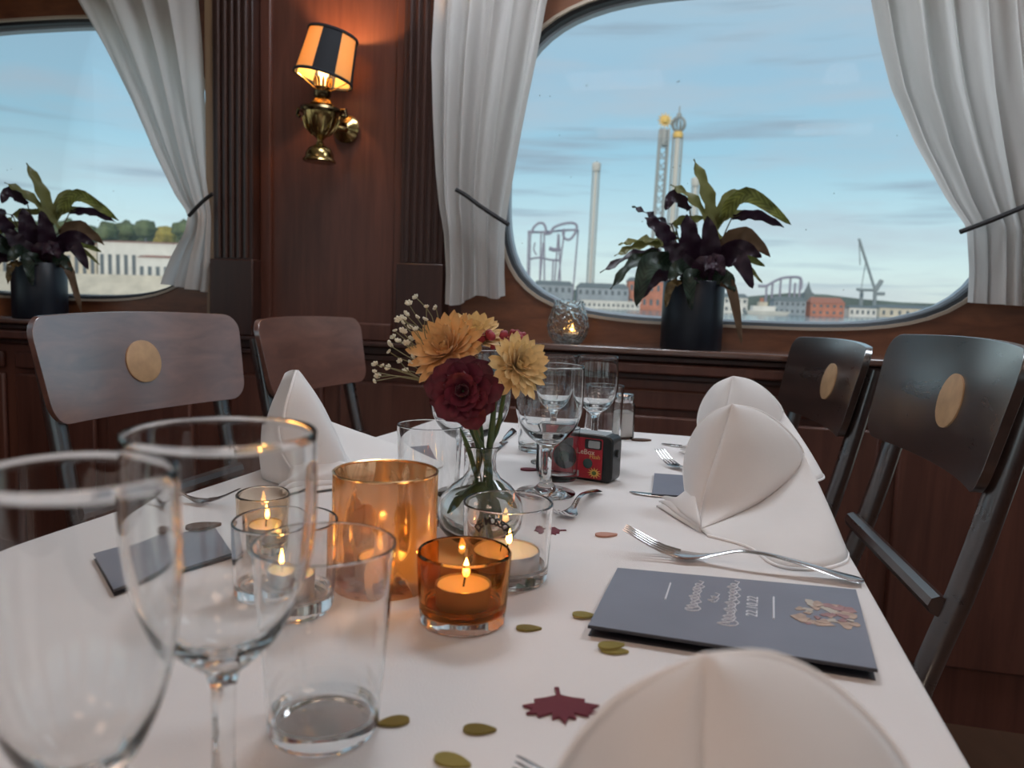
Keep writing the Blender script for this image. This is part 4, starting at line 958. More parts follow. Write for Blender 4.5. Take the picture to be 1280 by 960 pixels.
# ================================================================== LEDGE: LANTERN AND PLANT
def on_ledge(px, c):
    u = Wp(px, 430, c)[0]; return Wv(u, c, LEDGE_Z)
pV = on_ledge(709, 1.925); m = mpp(pV); hV = 53 * m
rt = tag(empty('candle_lantern', pV), 'pebbled clear glass candle lantern on the window ledge', 'lantern')
prof_o = [(0, 0.0005), (15 * m, 0.0005), (19 * m, 2 * m), (24 * m, 10 * m), (26.5 * m, 20 * m), (25.5 * m, 28 * m), (21 * m, 42 * m), (18.5 * m, 49 * m), (18.3 * m, 53 * m)]
prof_i = [(r_ - 0.003, z) for r_, z in prof_o[::-1][:-3]] + [(16 * m, 5 * m), (0, 4 * m)]
MB().lathe(prof_o + prof_i, 64).obj('glass', 'pebbled_glass', rt, sharp=60)
t = tealight(pV, 0, 'burning tealight inside the pebbled lantern on the ledge', 0.4, flame=1.5, group='tealights burning in the glasses'); t.location = pV + Vector((0.008, -0.005, 4.5 * m))

def leaf_blade(path, wid, m_, parent, roll=0.0, wave=0.006, fold=0.25, name='leaf'):
    pts = spline(path, 14); n = len(pts); mb = MB(); view = Vector((0, -1, 0.25)).normalized()
    for i, p in enumerate(pts):
        t = (pts[min(i + 1, n - 1)] - pts[max(i - 1, 0)]).normalized()
        side = t.cross(view).normalized(); side = Matrix.Rotation(roll, 3, t) @ side; nr = side.cross(t).normalized()
        s = i / (n - 1); wv = wid * (math.sin(math.pi * min(1, 0.04 + 0.96 * s) ** 0.85) ** 0.75 if s < 0.995 else 0.01)
        for j in (-1, -0.5, 0, 0.5, 1):
            mb.v.append(p + side * (wv * j) + nr * (fold * wv * abs(j) + wave * abs(j) * math.sin(i * 1.7 + j * 2)))
    for i in range(n - 1):
        for j in range(4): a = i * 5 + j; mb.f.append((a, a + 1, a + 6, a + 5))
    me = mb.mesh(0)
    uv = me.uv_layers.new(name='UVMap')
    for lp in me.loops:
        i, j = divmod(lp.vertex_index, 5); uv.data[lp.index].uv = (i / 14 * 2.2 + abs(j - 2) * 0.12, j / 4)
    return mk(name, me, m_, parent)
pPot = on_ledge(863, 1.935); m = mpp(pPot); dP = pPot.y
rt = tag(empty('potted_plant', pPot), 'leafy dark green and purple plant in a navy pot on the window ledge', 'potted plant')
ph_ = 84 * m; pr_ = 37.5 * m
MB().lathe([(0, 0), (pr_ * 0.97, 0), (pr_, 0.004), (pr_, ph_ - 0.003), (pr_ - 0.002, ph_), (pr_ - 0.005, ph_ - 0.002), (pr_ - 0.006, ph_ - 0.03), (0, ph_ - 0.03)], 56).obj('pot', 'pot_navy', rt, sharp=50)
MB().lathe([(0, ph_ - 0.016), (pr_ * 0.5, ph_ - 0.018), (pr_ - 0.007, ph_ - 0.022), (pr_ - 0.007, ph_ - 0.029), (0, ph_ - 0.029)], 32).obj('soil', 'soil', rt)
LV = [  # base, (mid), tip in pixels, half width px, material, depth offsets (base, tip), roll
 ((892, 292), (884, 245), (867, 199), 13, 'leaf_green', 0.00, -0.03, 0.2), ((902, 300), (868, 252), (838, 231), 10, 'leaf_green', 0, -0.05, 0.4), ((862, 262), (842, 246), (832, 263), 11, 'leaf_purple', -0.02, -0.05, 0),
 ((895, 282), (932, 243), (989, 281), 13, 'leaf_green', 0, -0.04, 0.5), ((893, 290), (908, 250), (931, 239), 11, 'leaf_green', 0, 0.02, 0.2), ((915, 272), (945, 268), (980, 284), 9, 'leaf_purple', 0.01, 0.0, 0.7),
 ((840, 282), (815, 270), (790, 258), 6, 'leaf_dark', 0, -0.05, 0.6), ((842, 310), (828, 290), (806, 272), 14, 'leaf_purple', -0.03, -0.07, 0), ((842, 305), (810, 300), (773, 306), 9, 'leaf_green', 0, -0.05, 0.8), ((838, 306), (802, 306), (768, 320), 9, 'leaf_green', -0.02, -0.05, 0.5),
 ((838, 316), (795, 318), (750, 341), 9, 'leaf_dark', 0.01, -0.04, 0.6), ((836, 318), (796, 325), (763, 362), 11, 'leaf_dark', -0.02, -0.07, 0.5), ((846, 332), (812, 330), (795, 383), 17, 'leaf_dark', -0.04, -0.08, 0.1), ((842, 340), (815, 350), (800, 375), 13, 'leaf_dark', -0.03, -0.06, 0.2),
 ((866, 340), (862, 305), (858, 268), 20, 'leaf_purple', -0.01, -0.05, 0.1), ((884, 348), (888, 310), (884, 270), 17, 'leaf_purple', -0.03, -0.07, -0.2), ((872, 345), (846, 320), (838, 300), 17, 'leaf_dark', -0.03, -0.07, 0.2),
 ((898, 305), (930, 292), (963, 321), 13, 'leaf_brown', 0, -0.03, 0.6), ((896, 318), (925, 308), (952, 322), 12, 'leaf_purple', -0.02, -0.05, 0.3), ((910, 322), (930, 320), (956, 333), 8, 'leaf_green', 0.01, -0.01, 0.4), ((898, 330), (922, 322), (941, 361), 15, 'leaf_purple', -0.03, -0.07, 0.3),
 ((905, 325), (930, 330), (953, 354), 5, 'leaf_green', 0.0, -0.02, 0.3), ((896, 354), (914, 360), (927, 431), 9, 'leaf_brown', -0.05, -0.085, 0.3), ((880, 355), (905, 345), (918, 366), 12, 'leaf_dark', -0.04, -0.08, 0.2), ((860, 352), (850, 335), (836, 350), 14, 'leaf_dark', -0.05, -0.09, 0.1),
 ((870, 352), (880, 330), (898, 335), 15, 'leaf_purple', -0.05, -0.09, -0.2), ((868, 350), (862, 322), (872, 298), 18, 'leaf_dark', 0.02, 0.03, 0.5), ((874, 350), (900, 320), (915, 300), 16, 'leaf_purple', 0.03, 0.03, 0.4), ((858, 350), (840, 322), (828, 300), 15, 'leaf_dark', 0.03, 0.04, 0.4),
 ((845, 285), (850, 276), (884, 272), 9, 'leaf_green', 0.01, 0.02, 0.6), ((850, 300), (835, 290), (822, 278), 8, 'leaf_green', 0.02, 0.0, 0.5), ((886, 280), (905, 270), (932, 264), 8, 'leaf_green', 0.02, 0.01, 0.4), ((852, 352), (838, 358), (832, 385), 7, 'leaf_brown', -0.06, -0.085, 0.2),
 ((876, 352), (862, 345), (864, 388), 12, 'leaf_dark', -0.06, -0.088, 0.1), ((888, 352), (895, 325), (905, 345), 13, 'leaf_purple', -0.05, -0.09, 0.3)]
crown = pPot + Vector((0, 0, ph_ - 0.018))
for (b, md, tp, hw, mm, o0_, o1_, rl) in LV:
    P0, P1, P2 = D(b[0], b[1], dP + o0_), D(md[0], md[1], dP + (o0_ + o1_) / 2 - 0.01), D(tp[0], tp[1], dP + o1_)
    lf = leaf_blade([P0 - pPot, P1 - pPot, P2 - pPot], hw * m * 0.72, mm, rt, roll=rl, wave=0.0065)
    rr2 = random.Random(b[0] * 7 + b[1]); root_p = crown + Vector((rr2.uniform(-0.03, 0.03), rr2.uniform(-0.03, 0.03), 0))
    MB().tube(spline([root_p - pPot, (root_p.lerp(P0, 0.6) + Vector((0, 0, 0.012))) - pPot, P0 - pPot], 6), 0.0016, 6).obj('petiole', 'leaf_brown', lf)
pl2 = copytree(rt); tag(pl2, 'second leafy plant in a navy pot on the left window ledge, mostly out of view', 'potted plant')
pl2.location = on_ledge(52, 1.93); pl2.rotation_euler = (0, 0, R(35))
rt['group'] = pl2['group'] = 'potted plants on the window ledges'

# ================================================================== NAPKINS
O_N = T(940, 672); O_N.z = TZ
def nloc(x, y, d=None): return (T(x, y) if d is None else D(x, y, d)) - O_N
def ruled(c1, c2, nu=20, nv=12, bulge=Vector((0, 0, 0))):
    a, b = spline(c1, nu), spline(c2, nu); mb = MB()
    def fn(i, j):
        k = round(i * nu); p = a[k].lerp(b[k], j); w_ = math.sin(math.pi * j) * math.sin(math.pi * min(1, max(0, 0.05 + 0.9 * i)))
        return p + bulge * w_
    return mb.grid(fn, nu, nv)
peak = nloc(915, 506, 0.812); Ff = nloc(874, 663) + Vector((0, 0, 0.001))
crease = [peak, nloc(899, 558, 0.788), nloc(884, 605, 0.772), nloc(876, 640, 0.762), Ff]
leftb = [peak, nloc(884, 520, 0.822), nloc(863, 550, 0.832), nloc(855, 585, 0.828), nloc(860, 630, 0.795), Ff]
rightb = [peak, nloc(948, 513, 0.815), nloc(980, 534, 0.810), nloc(1004, 566, 0.800), nloc(993, 593, 0.785), nloc(945, 631, 0.768), Ff]
backarc = [nloc(1004, 566, 0.800), nloc(993, 593, 0.785), nloc(945, 631, 0.768), Ff]
skirt = [nloc(1060, 694), nloc(1056, 704), nloc(1030, 712), nloc(995, 713), nloc(965, 706), nloc(935, 685), nloc(884, 671)]
skirt = [p + Vector((0, 0, 0.0012)) for p in skirt]
ridge = [peak, nloc(948, 513, 0.817), nloc(980, 534, 0.812), nloc(1004, 566, 0.803), nloc(1030, 630, 0.745), nloc(1060, 693)]
backb = [nloc(852, 640), nloc(905, 632), nloc(960, 640), nloc(1010, 655), nloc(1060, 692)]
nap = empty('folded_napkin', O_N)
ruled(leftb, crease, bulge=Vector((-0.004, -0.006, 0.004))).obj('front_fold', 'napkin', nap, solid=0.0014, sharp=0)
ruled(crease, rightb, 24, 14, bulge=Vector((0.0, -0.012, 0.004))).obj('front_fold', 'napkin', nap, solid=0.0014, sharp=0)
ruled(backarc, skirt, 24, 12, bulge=Vector((0.004, -0.010, 0.002))).obj('side_fold', 'napkin', nap, solid=0.0014, sharp=0)
ruled(ridge, [p + Vector((0, 0, 0.001)) for p in backb], 24, 12, bulge=Vector((0.008, 0.012, 0.0))).obj('back_fold', 'napkin', nap, solid=0.0014, sharp=0)
for k in range(3):
    dz = 0.0015 + 0.0030 * k; sh = 3 * k
    tip = nloc(820 + sh, 634 - k * 2) + Vector((0, 0, dz))
    ruled([nloc(866, 606, 0.800), nloc(842, 618, 0.82) + Vector((0, 0, -0.006)), tip], [nloc(876, 668) + Vector((0, 0, dz)), nloc(846, 650 - 2 * k) + Vector((0, 0, dz)), tip + Vector((0.003, -0.006, 0))], 14, 8, bulge=Vector((0, 0, 0.002 + 0.0025 * k))).obj('corner_flap', 'napkin', nap, solid=0.0012, sharp=0)
for cv in (rightb, leftb, skirt, ridge[3:]):
    MB().tube(spline(cv, 26), 0.0014, 6).obj('hem', 'napkin_hem', nap)
MB().tube(spline(crease, 20), 0.0008, 6).obj('hem', 'napkin_hem', nap)
def peak_at(o, px, py, rz, sc, mir=1):
    """put a copy so that its peak is seen at a pixel"""
    M = Matrix.Rotation(R(rz), 3, 'Z'); q = M @ (Vector((peak.x * mir, peak.y, peak.z)) * sc); w_ = T(px, py, TZ + q.z)
    o.location = (w_.x - q.x, w_.y - q.y, TZ + 0.0012); o.rotation_euler = (0, 0, R(rz)); o.scale = (sc * mir, sc, sc)
GN = 'folded standing cloth napkins'
tag(nap, 'white folded cloth napkin standing behind the fork and grey menu', 'napkin', GN)
nb = copytree(nap); tag(nb, 'white folded cloth napkin farther back, behind the largest standing one', 'napkin', GN)
peak_at(nb, 916, 472, 8, 1)
ncp = copytree(nap); tag(ncp, 'blurred white folded napkin in the right foreground corner', 'napkin', GN)
peak_at(ncp, 880, 826, 22, 1)
nd = copytree(nap); tag(nd, 'white folded napkin standing on the left side before the chairs', 'napkin', GN)
peak_at(nd, 370, 465, 118, 1.09)

# ================================================================== MENUS
def plate_obj(name, cs, th, m_, parent, z=0.0, loc=None):
    mb = MB(); mb.v = [Vector((c[0], c[1], z + (c[2] if len(c) > 2 else 0))) for c in cs] + [Vector((c[0], c[1], z + th + (c[2] if len(c) > 2 else 0))) for c in cs]
    mb.f = [(0, 3, 2, 1), (4, 5, 6, 7), (0, 1, 5, 4), (1, 2, 6, 5), (2, 3, 7, 6), (3, 0, 4, 7)]
    return mb.obj(name, m_, parent)
def menu(px_corners, label, lift=0.004, print_=False):
    """corners in pixels: near-left, near-right, far-right, far-left; a folded card of two leaves"""
    w4 = [T(x, y, TZ + lift) for x, y in px_corners]; org = sum(w4, Vector()) / 4; org.z = TZ
    rt = tag(empty('menu_card', org), label, 'menu card', 'grey printed menu cards')
    loc = [p - org for p in w4]
    plate_obj('cover', [(p.x, p.y, lift - 0.001) for p in loc], 0.0006, 'menu_card', rt)
    plate_obj('back_leaf', [(p.x * 0.995, p.y * 0.995, 0.0004) for p in loc], 0.0006, 'menu_dark', rt)
    sp = MB().tube([loc[0] + Vector((0, 0, -0.0012)), loc[1] + Vector((0, 0, -0.0012))], 0.0012, 6, flat=1.0); sp.obj('fold', 'menu_dark', rt)
    if print_:
        zt = lift - 0.0002
        def bil(s, t):                  # s along the near edge (0 left..1 right), t from near to far
            p = loc[0].lerp(loc[1], s).lerp(loc[3].lerp(loc[2], s), t); return Vector((p.x, p.y, zt))
        def stroke(pts, w_, m_='print_white', nm='lettering'):
            MB().tube([bil(*q) for q in pts], w_, 5).obj(nm, m_, rt)
        # short rules
        stroke([(0.245, 0.52), (0.245, 0.80)], 0.0007, nm='rule'); stroke([(0.665, 0.42), (0.665, 0.74)], 0.0008, nm='rule')
        # handwriting lines run from near to far across the card
        def script(s0, t0, t1, n, amp, seed):
            rnd = random.Random(seed); pts = []
            for i in range(n * 8 + 1):
                f = i / (n * 8); a = f * n * 2 * math.pi
                k = 1 + 0.9 * (math.sin(f * 37 + seed) > 0.55) + (1.1 if f < 0.12 else 0)
                pts.append((s0 - math.sin(a) * amp * k, t0 + (t1 - t0) * f + math.cos(a) * 0.030))
            stroke(pts, 0.00042)
        script(0.360, 0.40, 0.86, 9, 0.014, 2)
        script(0.435, 0.56, 0.68, 2, 0.012, 5)
        script(0.505, 0.26, 0.92, 13, 0.015, 8)
        # date
        me = text_mesh('22.10.22', 0.0115, 0.0001); o = mk('lettering', me, 'print_white', rt)
        xd = (bil(0.585, 0.75) - bil(0.585, 0.38)).normalized(); o.location = bil(0.585, 0.57); o.rotation_euler = (0, 0, math.atan2(xd.y, xd.x))
        # flower print
        rnd = random.Random(4)
        for k in range(34):
            s, t = 0.755 + 0.20 * rnd.random(), 0.42 + 0.30 * rnd.random()
            c = bil(s, t); r_ = rnd.uniform(0.002, 0.0065); pts = []
            for i in range(10):
                a = 2 * math.pi * i / 10; rr_ = r_ * (1 + 0.35 * math.cos(5 * a / 2 + k)); pts.append((rr_ * math.cos(a), rr_ * math.sin(a)))
            MB().prism(pts, 0, 0.00008 + 0.00001 * k).obj('flower_print', ('print_peach', 'print_rose', 'print_peach', 'print_cream')[k % 4], rt, loc=c)
    return rt
menu([(735, 781), (1097, 836), (1070, 736), (772, 709)], 'grey folded menu card with white lettering in front of the napkin', 0.008, True)
menu([(815, 617), (890, 622), (890, 596), (818, 591)], 'small visible piece of grey menu card left of the standing napkin', 0.004)
menu([(150, 735), (292, 690), (265, 655), (120, 690)], 'grey menu card on the left seen through the wine glasses', 0.006)
menu([(474, 582), (548, 575), (536, 556), (480, 560)], 'dark menu card far back on the left, behind the golden cylinder and tumbler', 0.004)

# ================================================================== CUTLERY
def fork_proto():
    t = empty('fork'); ln = 0.2
    zp = lambda x: interp([(0, 0.0235), (0.02, 0.013), (0.042, 0.0052), (0.06, 0.0040), (0.075, 0.0065), (0.10, 0.0150), (0.125, 0.0150), (0.16, 0.0095), (0.19, 0.0035), (0.2, 0.0028)], x)[0]
    zs = lambda x: (zp(max(0, x - 0.006)) + zp(x) + zp(min(0.2, x + 0.006))) / 3
    wd = [(0.046, 0.0125), (0.058, 0.0120), (0.068, 0.0080), (0.078, 0.0042), (0.10, 0.0034), (0.14, 0.0050), (0.175, 0.0085), (0.192, 0.0100), (0.198, 0.0080), (0.2, 0.003)]
    mb = MB(); n = 40
    for i in range(n + 1):
        x = 0.046 + (0.2 - 0.046) * i / n; w_ = interp(wd, x)[0]; z = zs(x)
        for s, dz in ((-1, 0), (-0.7, 0.0009), (0, 0.0013), (0.7, 0.0009), (1, 0), (0.7, -0.0009), (0, -0.0011), (-0.7, -0.0009)): mb.v.append(Vector((x, s * w_, z + dz)))
    for i in range(n):
        for j in range(8): mb.f.append((i * 8 + j, i * 8 + (j + 1) % 8, (i + 1) * 8 + (j + 1) % 8, (i + 1) * 8 + j))
    mb.f.append(tuple(range(8))); mb.f.append(tuple(n * 8 + j for j in range(8)))
    mb.obj('handle', 'steel', t, sharp=60)
    for k in range(4):
        y = -0.0096 + 0.0064 * k
        MB().tube([(x, y * (1 - 0.12 * (1 - x / 0.048)), zs(x)) for x in (0.0, 0.003, 0.012, 0.024, 0.036, 0.050)], [0.0005, 0.0009, 0.0011, 0.0012, 0.0013, 0.0015], 8).obj('tine', 'steel', t)
    return t
def knife_proto():
    t = empty('knife')
    pts = [(0, 0.002), (0.012, -0.006), (0.03, -0.009), (0.10, -0.009), (0.105, -0.004), (0.105, 0.006), (0.02, 0.006), (0.004, 0.005)]
    MB().prism(pts, 0.0006, 0.0024).obj('blade', 'steel', t, bevel=0.0006)
    MB().tube([(0.103, 0.001, 0.003), (0.125, 0.001, 0.0045), (0.17, 0.001, 0.005), (0.205, 0.001, 0.005), (0.212, 0.001, 0.0045)], [0.004, 0.0055, 0.0075, 0.0085, 0.005], 12, flat=0.55).obj('handle', 'steel', t)
    return t
def lay(t, a, b, label, cat, group, ln=0.2, z=0.0):
    """tip at pixel a, handle end towards pixel b, on the cloth"""
    p, q = T(*a), T(*b); d = (q - p); t.location = (p.x, p.y, TZ + z + 0.0005); t.rotation_euler = (0, 0, math.atan2(d.y, d.x)); s = d.length / ln
    s = max(0.8, min(1.08, s)); t.scale = (s, s, s); return tag(t, label, cat, group)
f0 = fork_proto(); k0 = knife_proto()
GFk, GKn = 'steel forks on the table', 'steel knives on the table'
tipU = D(783, 668, T(790, 690).y)
lay(f0, (779, 690), (1079, 731), 'steel fork lying between the grey menu and the napkin', 'fork', GFk)
fT = copytree(f0); lay(fT, (694, 661), (742, 619), 'small steel fork with its prongs towards the lettered candle glass', 'fork', GFk)
fb = copytree(f0); lay(fb, (823, 577), (905, 610), 'steel fork tips showing at the left of the rear napkin', 'fork', GFk)
fn_ = copytree(f0); lay(fn_, (640, 1005), (860, 1040), 'steel fork whose tip shows at the bottom edge of the picture', 'fork', GFk)
fl = copytree(f0); lay(fl, (300, 634), (150, 622), 'steel fork on the left side behind the foreground wine glass', 'fork', GFk)
lay(k0, (786, 617), (900, 628), 'steel knife pointing left before the small grey menu piece', 'knife', GKn, 0.212)
kb = copytree(k0); lay(kb, (826, 556), (920, 566), 'steel knife pointing left beside the rear napkin at the far end', 'knife', GKn, 0.212)
kl = copytree(k0); lay(kl, (615, 566), (640, 545), 'steel knife at the far end behind the flower vase', 'knife', GKn, 0.212)

# ================================================================== CONFETTI LEAVES
def ell_leaf(n=22, tip=0.30):
    pts = []
    for i in range(n):
        a = 2 * math.pi * i / n; c, s = math.cos(a), math.sin(a)
        pts.append((c * (1 + (tip * max(0, c) ** 8)), 0.62 * s * (1 - 0.12 * c)))
    return pts
MAPLE = [(0, 1.0), (0.12, 0.72), (0.30, 0.80), (0.27, 0.52), (0.62, 0.70), (0.66, 0.55), (0.92, 0.55), (0.72, 0.34), (0.98, 0.18), (0.62, 0.06), (0.66, -0.12), (0.34, -0.20), (0.10, -0.30), (0.05, -0.34), (0.06, -0.72), (-0.06, -0.72), (-0.05, -0.34)]
MAPLE = MAPLE + [(-x, y) for x, y in MAPLE[1:13]][::-1]
shapes = {'leaf': MB().prism([(x * 0.5, y * 0.5) for x, y in ell_leaf()], 0, 0.09).mesh(30), 'maple': MB().prism([(x * 0.5, y * 0.5) for x, y in MAPLE], 0, 0.03).mesh(30)}
CONF = [('leaf', 659, 787, 0, 0.0150, 'gold_leaf', 'gold glitter paper leaf right of the amber candle glass', 0, 0), ('leaf', 728, 772, -5, 0.0145, 'gold_leaf_light', 'gold glitter paper leaf resting against the near corner of the grey menu', 0.001, 0.05),
 ('leaf', 766, 815, -8, 0.0155, 'gold_leaf_light', 'lower of two stacked gold paper leaves in front of the grey menu', 0, 0), ('leaf', 762, 812, 12, 0.0155, 'gold_leaf_light', 'upper of two stacked gold paper leaves in front of the grey menu', 0.0017, 0.03),
 ('leaf', 494, 904, 200, 0.0150, 'gold_leaf', 'gold glitter paper leaf beside the foot of the foreground tumbler', 0, 0), ('leaf', 597, 914, 0, 0.0150, 'gold_leaf', 'gold glitter paper leaf left of the large red maple leaf', 0, 0),
 ('leaf', 563, 953, -20, 0.0165, 'gold_leaf_light', 'gold glitter paper leaf at the bottom edge of the picture', 0, 0), ('maple', 700, 880, 184, 0.043, 'red_leaf', 'large dark red glitter maple leaf before the foreground napkin', 0, 0),
 ('maple', 694, 664, 100, 0.030, 'red_leaf', 'small dark red paper maple leaf at the right of the lettered glass', 0, 0), ('leaf', 756, 670, 10, 0.019, 'pink_leaf', 'pink copper paper leaf near the long fork tips', 0, 0),
 ('leaf', 661, 588, 0, 0.022, 'red_leaf', 'thin red paper leaf left of the large wine glass stem', 0, 0), ('leaf', 262, 698, 10, 0.026, 'brown_leaf', 'brown paper leaf on the left behind the foreground wine glass', 0, 0),
 ('leaf', 800, 551, 0, 0.028, 'brown_leaf', 'dark paper leaf at the far table end right of the salt shaker', 0, 0), ('leaf', 248, 668, 30, 0.03, 'brown_leaf', 'dark paper leaf beside the left menu card', 0.006, 0)]
for kind, x, y, a, sz, m_, lab, dz, tilt in CONF:
    p = T(x, y); me = shapes[kind].copy(); me.materials.append(MATS[m_])
    o = mk('paper_leaf' if kind == 'leaf' else 'paper_maple_leaf', me, None, None, loc=(p.x, p.y, TZ + 0.0004 + dz), rot=(tilt, 0, R(a))); o.scale = (sz, sz, sz)
    tag(o, lab, 'paper leaf', 'paper leaf confetti')

# ================================================================== OUTSIDE: HARBOUR AND FAR SHORE
WATER_Z = -2.6
wm = MB(); wm.add([(-2500, 8, WATER_Z), (2500, 8, WATER_Z), (2500, 2200, WATER_Z), (-2500, 2200, WATER_Z)], [(0, 1, 2, 3)])
o = wm.obj('harbour_water', 'harbour_water'); o['kind'] = 'structure'; o['label'] = 'calm pale harbour water outside the windows'
def frow(x, y, d): return D(x, y, d)
def fbox(mb, x0, x1, ytop, d, depth=14, ybot=None, zb=None):
    """upright block between two pixel columns with its top at row ytop"""
    p0, p1 = D(x0, ytop, d), D(x1, ytop, d); zt = max(p0.z, p1.z); z0 = zb if zb is not None else (D(x0, ybot, d).z if ybot is not None else WATER_Z)
    mb.box(p0.x, p1.x, d, d + depth, z0, zt); return (p0.x, p1.x, z0, zt)
def house(name, x0, x1, ytop, d, wall_m, roof_m, roof_px, label, rows=2, cols=5, pitched=True, group='buildings on the far shore', ybot=None, cat='building'):
    p0, p1 = D(x0, ytop, d), D(x1, ytop, d); mm_ = d / FPX; zt = (p0.z + p1.z) / 2; z0 = WATER_Z if ybot is None else D((x0 + x1) / 2, ybot, d).z
    w_ = p1.x - p0.x; dp = max(8, min(24, w_ * 0.4)); rt = tag(empty(name, (p0.x, d, z0)), label, cat, group)
    h_ = zt - z0; MB().box(0, w_, 0, dp, 0, h_).obj('walls', wall_m, rt)
    rh = roof_px * mm_; mb = MB()
    if pitched: mb.add([(-0.5, -0.5, h_), (w_ + 0.5, -0.5, h_), (w_ + 0.5, dp + 0.5, h_), (-0.5, dp + 0.5, h_), (w_ * 0.06, dp / 2, h_ + rh), (w_ * 0.94, dp / 2, h_ + rh)], [(0, 1, 5, 4), (1, 2, 5), (2, 3, 4, 5), (3, 0, 4), (0, 3, 2, 1)])
    else: mb.box(-0.4, w_ + 0.4, -0.4, dp + 0.4, h_, h_ + rh)
    mb.obj('roof', roof_m, rt)
    if rows:
        wm_ = MB().box(-0.5, 0.5, -0.12, 0.05, -0.5, 0.5).mesh(); wm_.materials.append(MATS['pane_dark'])
        for r_ in range(rows):
            for c_ in range(cols):
                o = mk('window', wm_, None, rt, loc=(w_ * (c_ + 0.5) / cols, 0, h_ * (r_ + 0.55) / rows)); o.scale = (min(1.6, w_ / cols * 0.45), 1, h_ / rows * 0.42)
    return rt
# shore land
def land(x0, x1, d, ytops, m_, name, label, depth=60):
    mb = MB(); n = len(ytops); fr = []; 
    for k, y in enumerate(ytops):
        x = x0 + (x1 - x0) * k / (n - 1); fr.append(D(x, y, d))
    v = []
    for p in fr: v += [Vector((p.x, d, WATER_Z - 0.5)), Vector((p.x, d + depth * 0.3, p.z)), Vector((p.x, d + depth, p.z * 0.7)), Vector((p.x, d + depth, WATER_Z - 0.5))]
    f = []
    for k in range(n - 1):
        for q in range(3): a = k * 4 + q; f.append((a, a + 4, a + 5, a + 1))
    o = MB().add(v, f).obj(name, m_); o['kind'] = 'structure'; o['label'] = label; return o
land(560, 1340, 640, [352, 350, 356, 362, 360, 366, 372, 376, 370, 366, 368, 374, 378, 380, 384, 384, 386], 'hill_far', 'far_shore_hill', 'low wooded hill on the far shore seen through the big window', 80)
land(560, 1340, 430, [384 + 0.027 * (x - 560) for x in range(560, 1341, 40)], 'house_grey', 'far_quay', 'stone quay along the far shore', 40)
land(-60, 330, 300, [337 + 0.03 * k for k in range(0, 390, 30)], 'house_cream', 'left_quay', 'pale quay seen through the left window', 30)
land(-60, 330, 470, [284, 280, 286, 282, 277, 283, 288, 281, 285, 290, 286, 292, 290, 296], 'tree_far', 'wooded_bank', 'wooded bank rising behind the quay in the left window', 40)
# trees far left: countable crowns
rnd = random.Random(31)
def crown(name, x, y, r_px, d, m_, label, group):
    p = D(x, y, d); r_ = r_px * d / FPX; base = Vector((p.x, d, WATER_Z)); rt = tag(empty(name, base), label, 'tree', group)
    bm = bmesh.new(); bmesh.ops.create_icosphere(bm, subdivisions=3, radius=1)
    for v in bm.verts:
        k = 1 + 0.16 * math.sin(v.co.x * 5 + x) * math.cos(v.co.y * 6 + y) + 0.12 * math.sin(v.co.z * 9 + x * 0.7); v.co *= k * r_; v.co.z *= 0.9
    me = bpy.data.meshes.new('crown'); bm.to_mesh(me); bm.free(); me.polygons.foreach_set('use_smooth', [True] * len(me.polygons))
    mk('crown', me, m_, rt, loc=(0, 0, p.z - WATER_Z)); MB().tube([(0, 0, 0), (0, 0, max(1, p.z - WATER_Z))], r_ * 0.1, 6).obj('trunk', 'roof_dark', rt)
ordn = ('first', 'second', 'third', 'fourth', 'fifth', 'sixth', 'seventh', 'eighth', 'ninth', 'tenth', 'eleventh', 'twelfth')
for k in range(12):
    crown('tree', -10 + k * 24, 291 + rnd.uniform(-6, 6), rnd.uniform(12.5, 15), 420 + 40 * (k % 2), 'tree_yellow' if k == 9 else 'tree_far', '%s tree from the left on the wooded bank in the left window' % ordn[k] if k != 9 else 'yellowing autumn tree among the green ones in the left window', 'trees on the wooded bank')
house('quay_building', -20, 120, 303, 330, 'house_cream', 'roof_red', 3, 'long pale quay building at the far left of the left window', 1, 14)
house('quay_building', 122, 262, 304, 330, 'house_white', 'roof_red', 3, 'pale quay building left of the curtain in the left window', 1, 14)
house('boat_house', 172, 222, 322, 310, 'house_white', 'roof_red', 3, 'small white boat house with red roof by the left water', 1, 5)
# waterfront under the big window
house('waterfront_house', 640, 664, 352, 440, 'house_white', 'roof_dark', 4, 'white waterfront house next to the curtain', 2, 4)
house('waterfront_house', 668, 716, 356, 445, 'house_grey', 'roof_dark', 5, 'grey waterfront hall under the roller coaster', 2, 6)
house('waterfront_house', 722, 786, 360, 450, 'house_grey', 'roof_dark', 6, 'long grey hall right of the slim drop tower', 2, 8)
house('waterfront_house', 786, 836, 352, 455, 'house_red', 'roof_dark', 5, 'reddish waterfront house left of the plant pot', 2, 6)
house('waterfront_house', 905, 935, 372, 445, 'house_white', 'roof_dark', 5, 'white waterfront house right of the plant pot', 2, 4)
house('waterfront_house', 968, 1008, 376, 450, 'house_grey', 'roof_dark', 5, 'grey waterfront house below the arched coaster', 2, 6)
house('waterfront_house', 1014, 1056, 379, 448, 'house_red', 'roof_red', 7, 'brick red waterfront house below the church spire', 2, 5)
house('waterfront_house', 1062, 1096, 385, 452, 'house_white', 'roof_dark', 3, 'low white waterfront house below the cranes', 1, 5)
house('waterfront_house', 1100, 1190, 386, 460, 'house_cream', 'roof_dark', 4, 'low cream waterfront house at the right of the window', 1, 9)
house('waterfront_shed', 728, 800, 378, 436, 'house_white', 'house_white', 2, 'long low white pier shed with a row of windows', 1, 12, pitched=False)
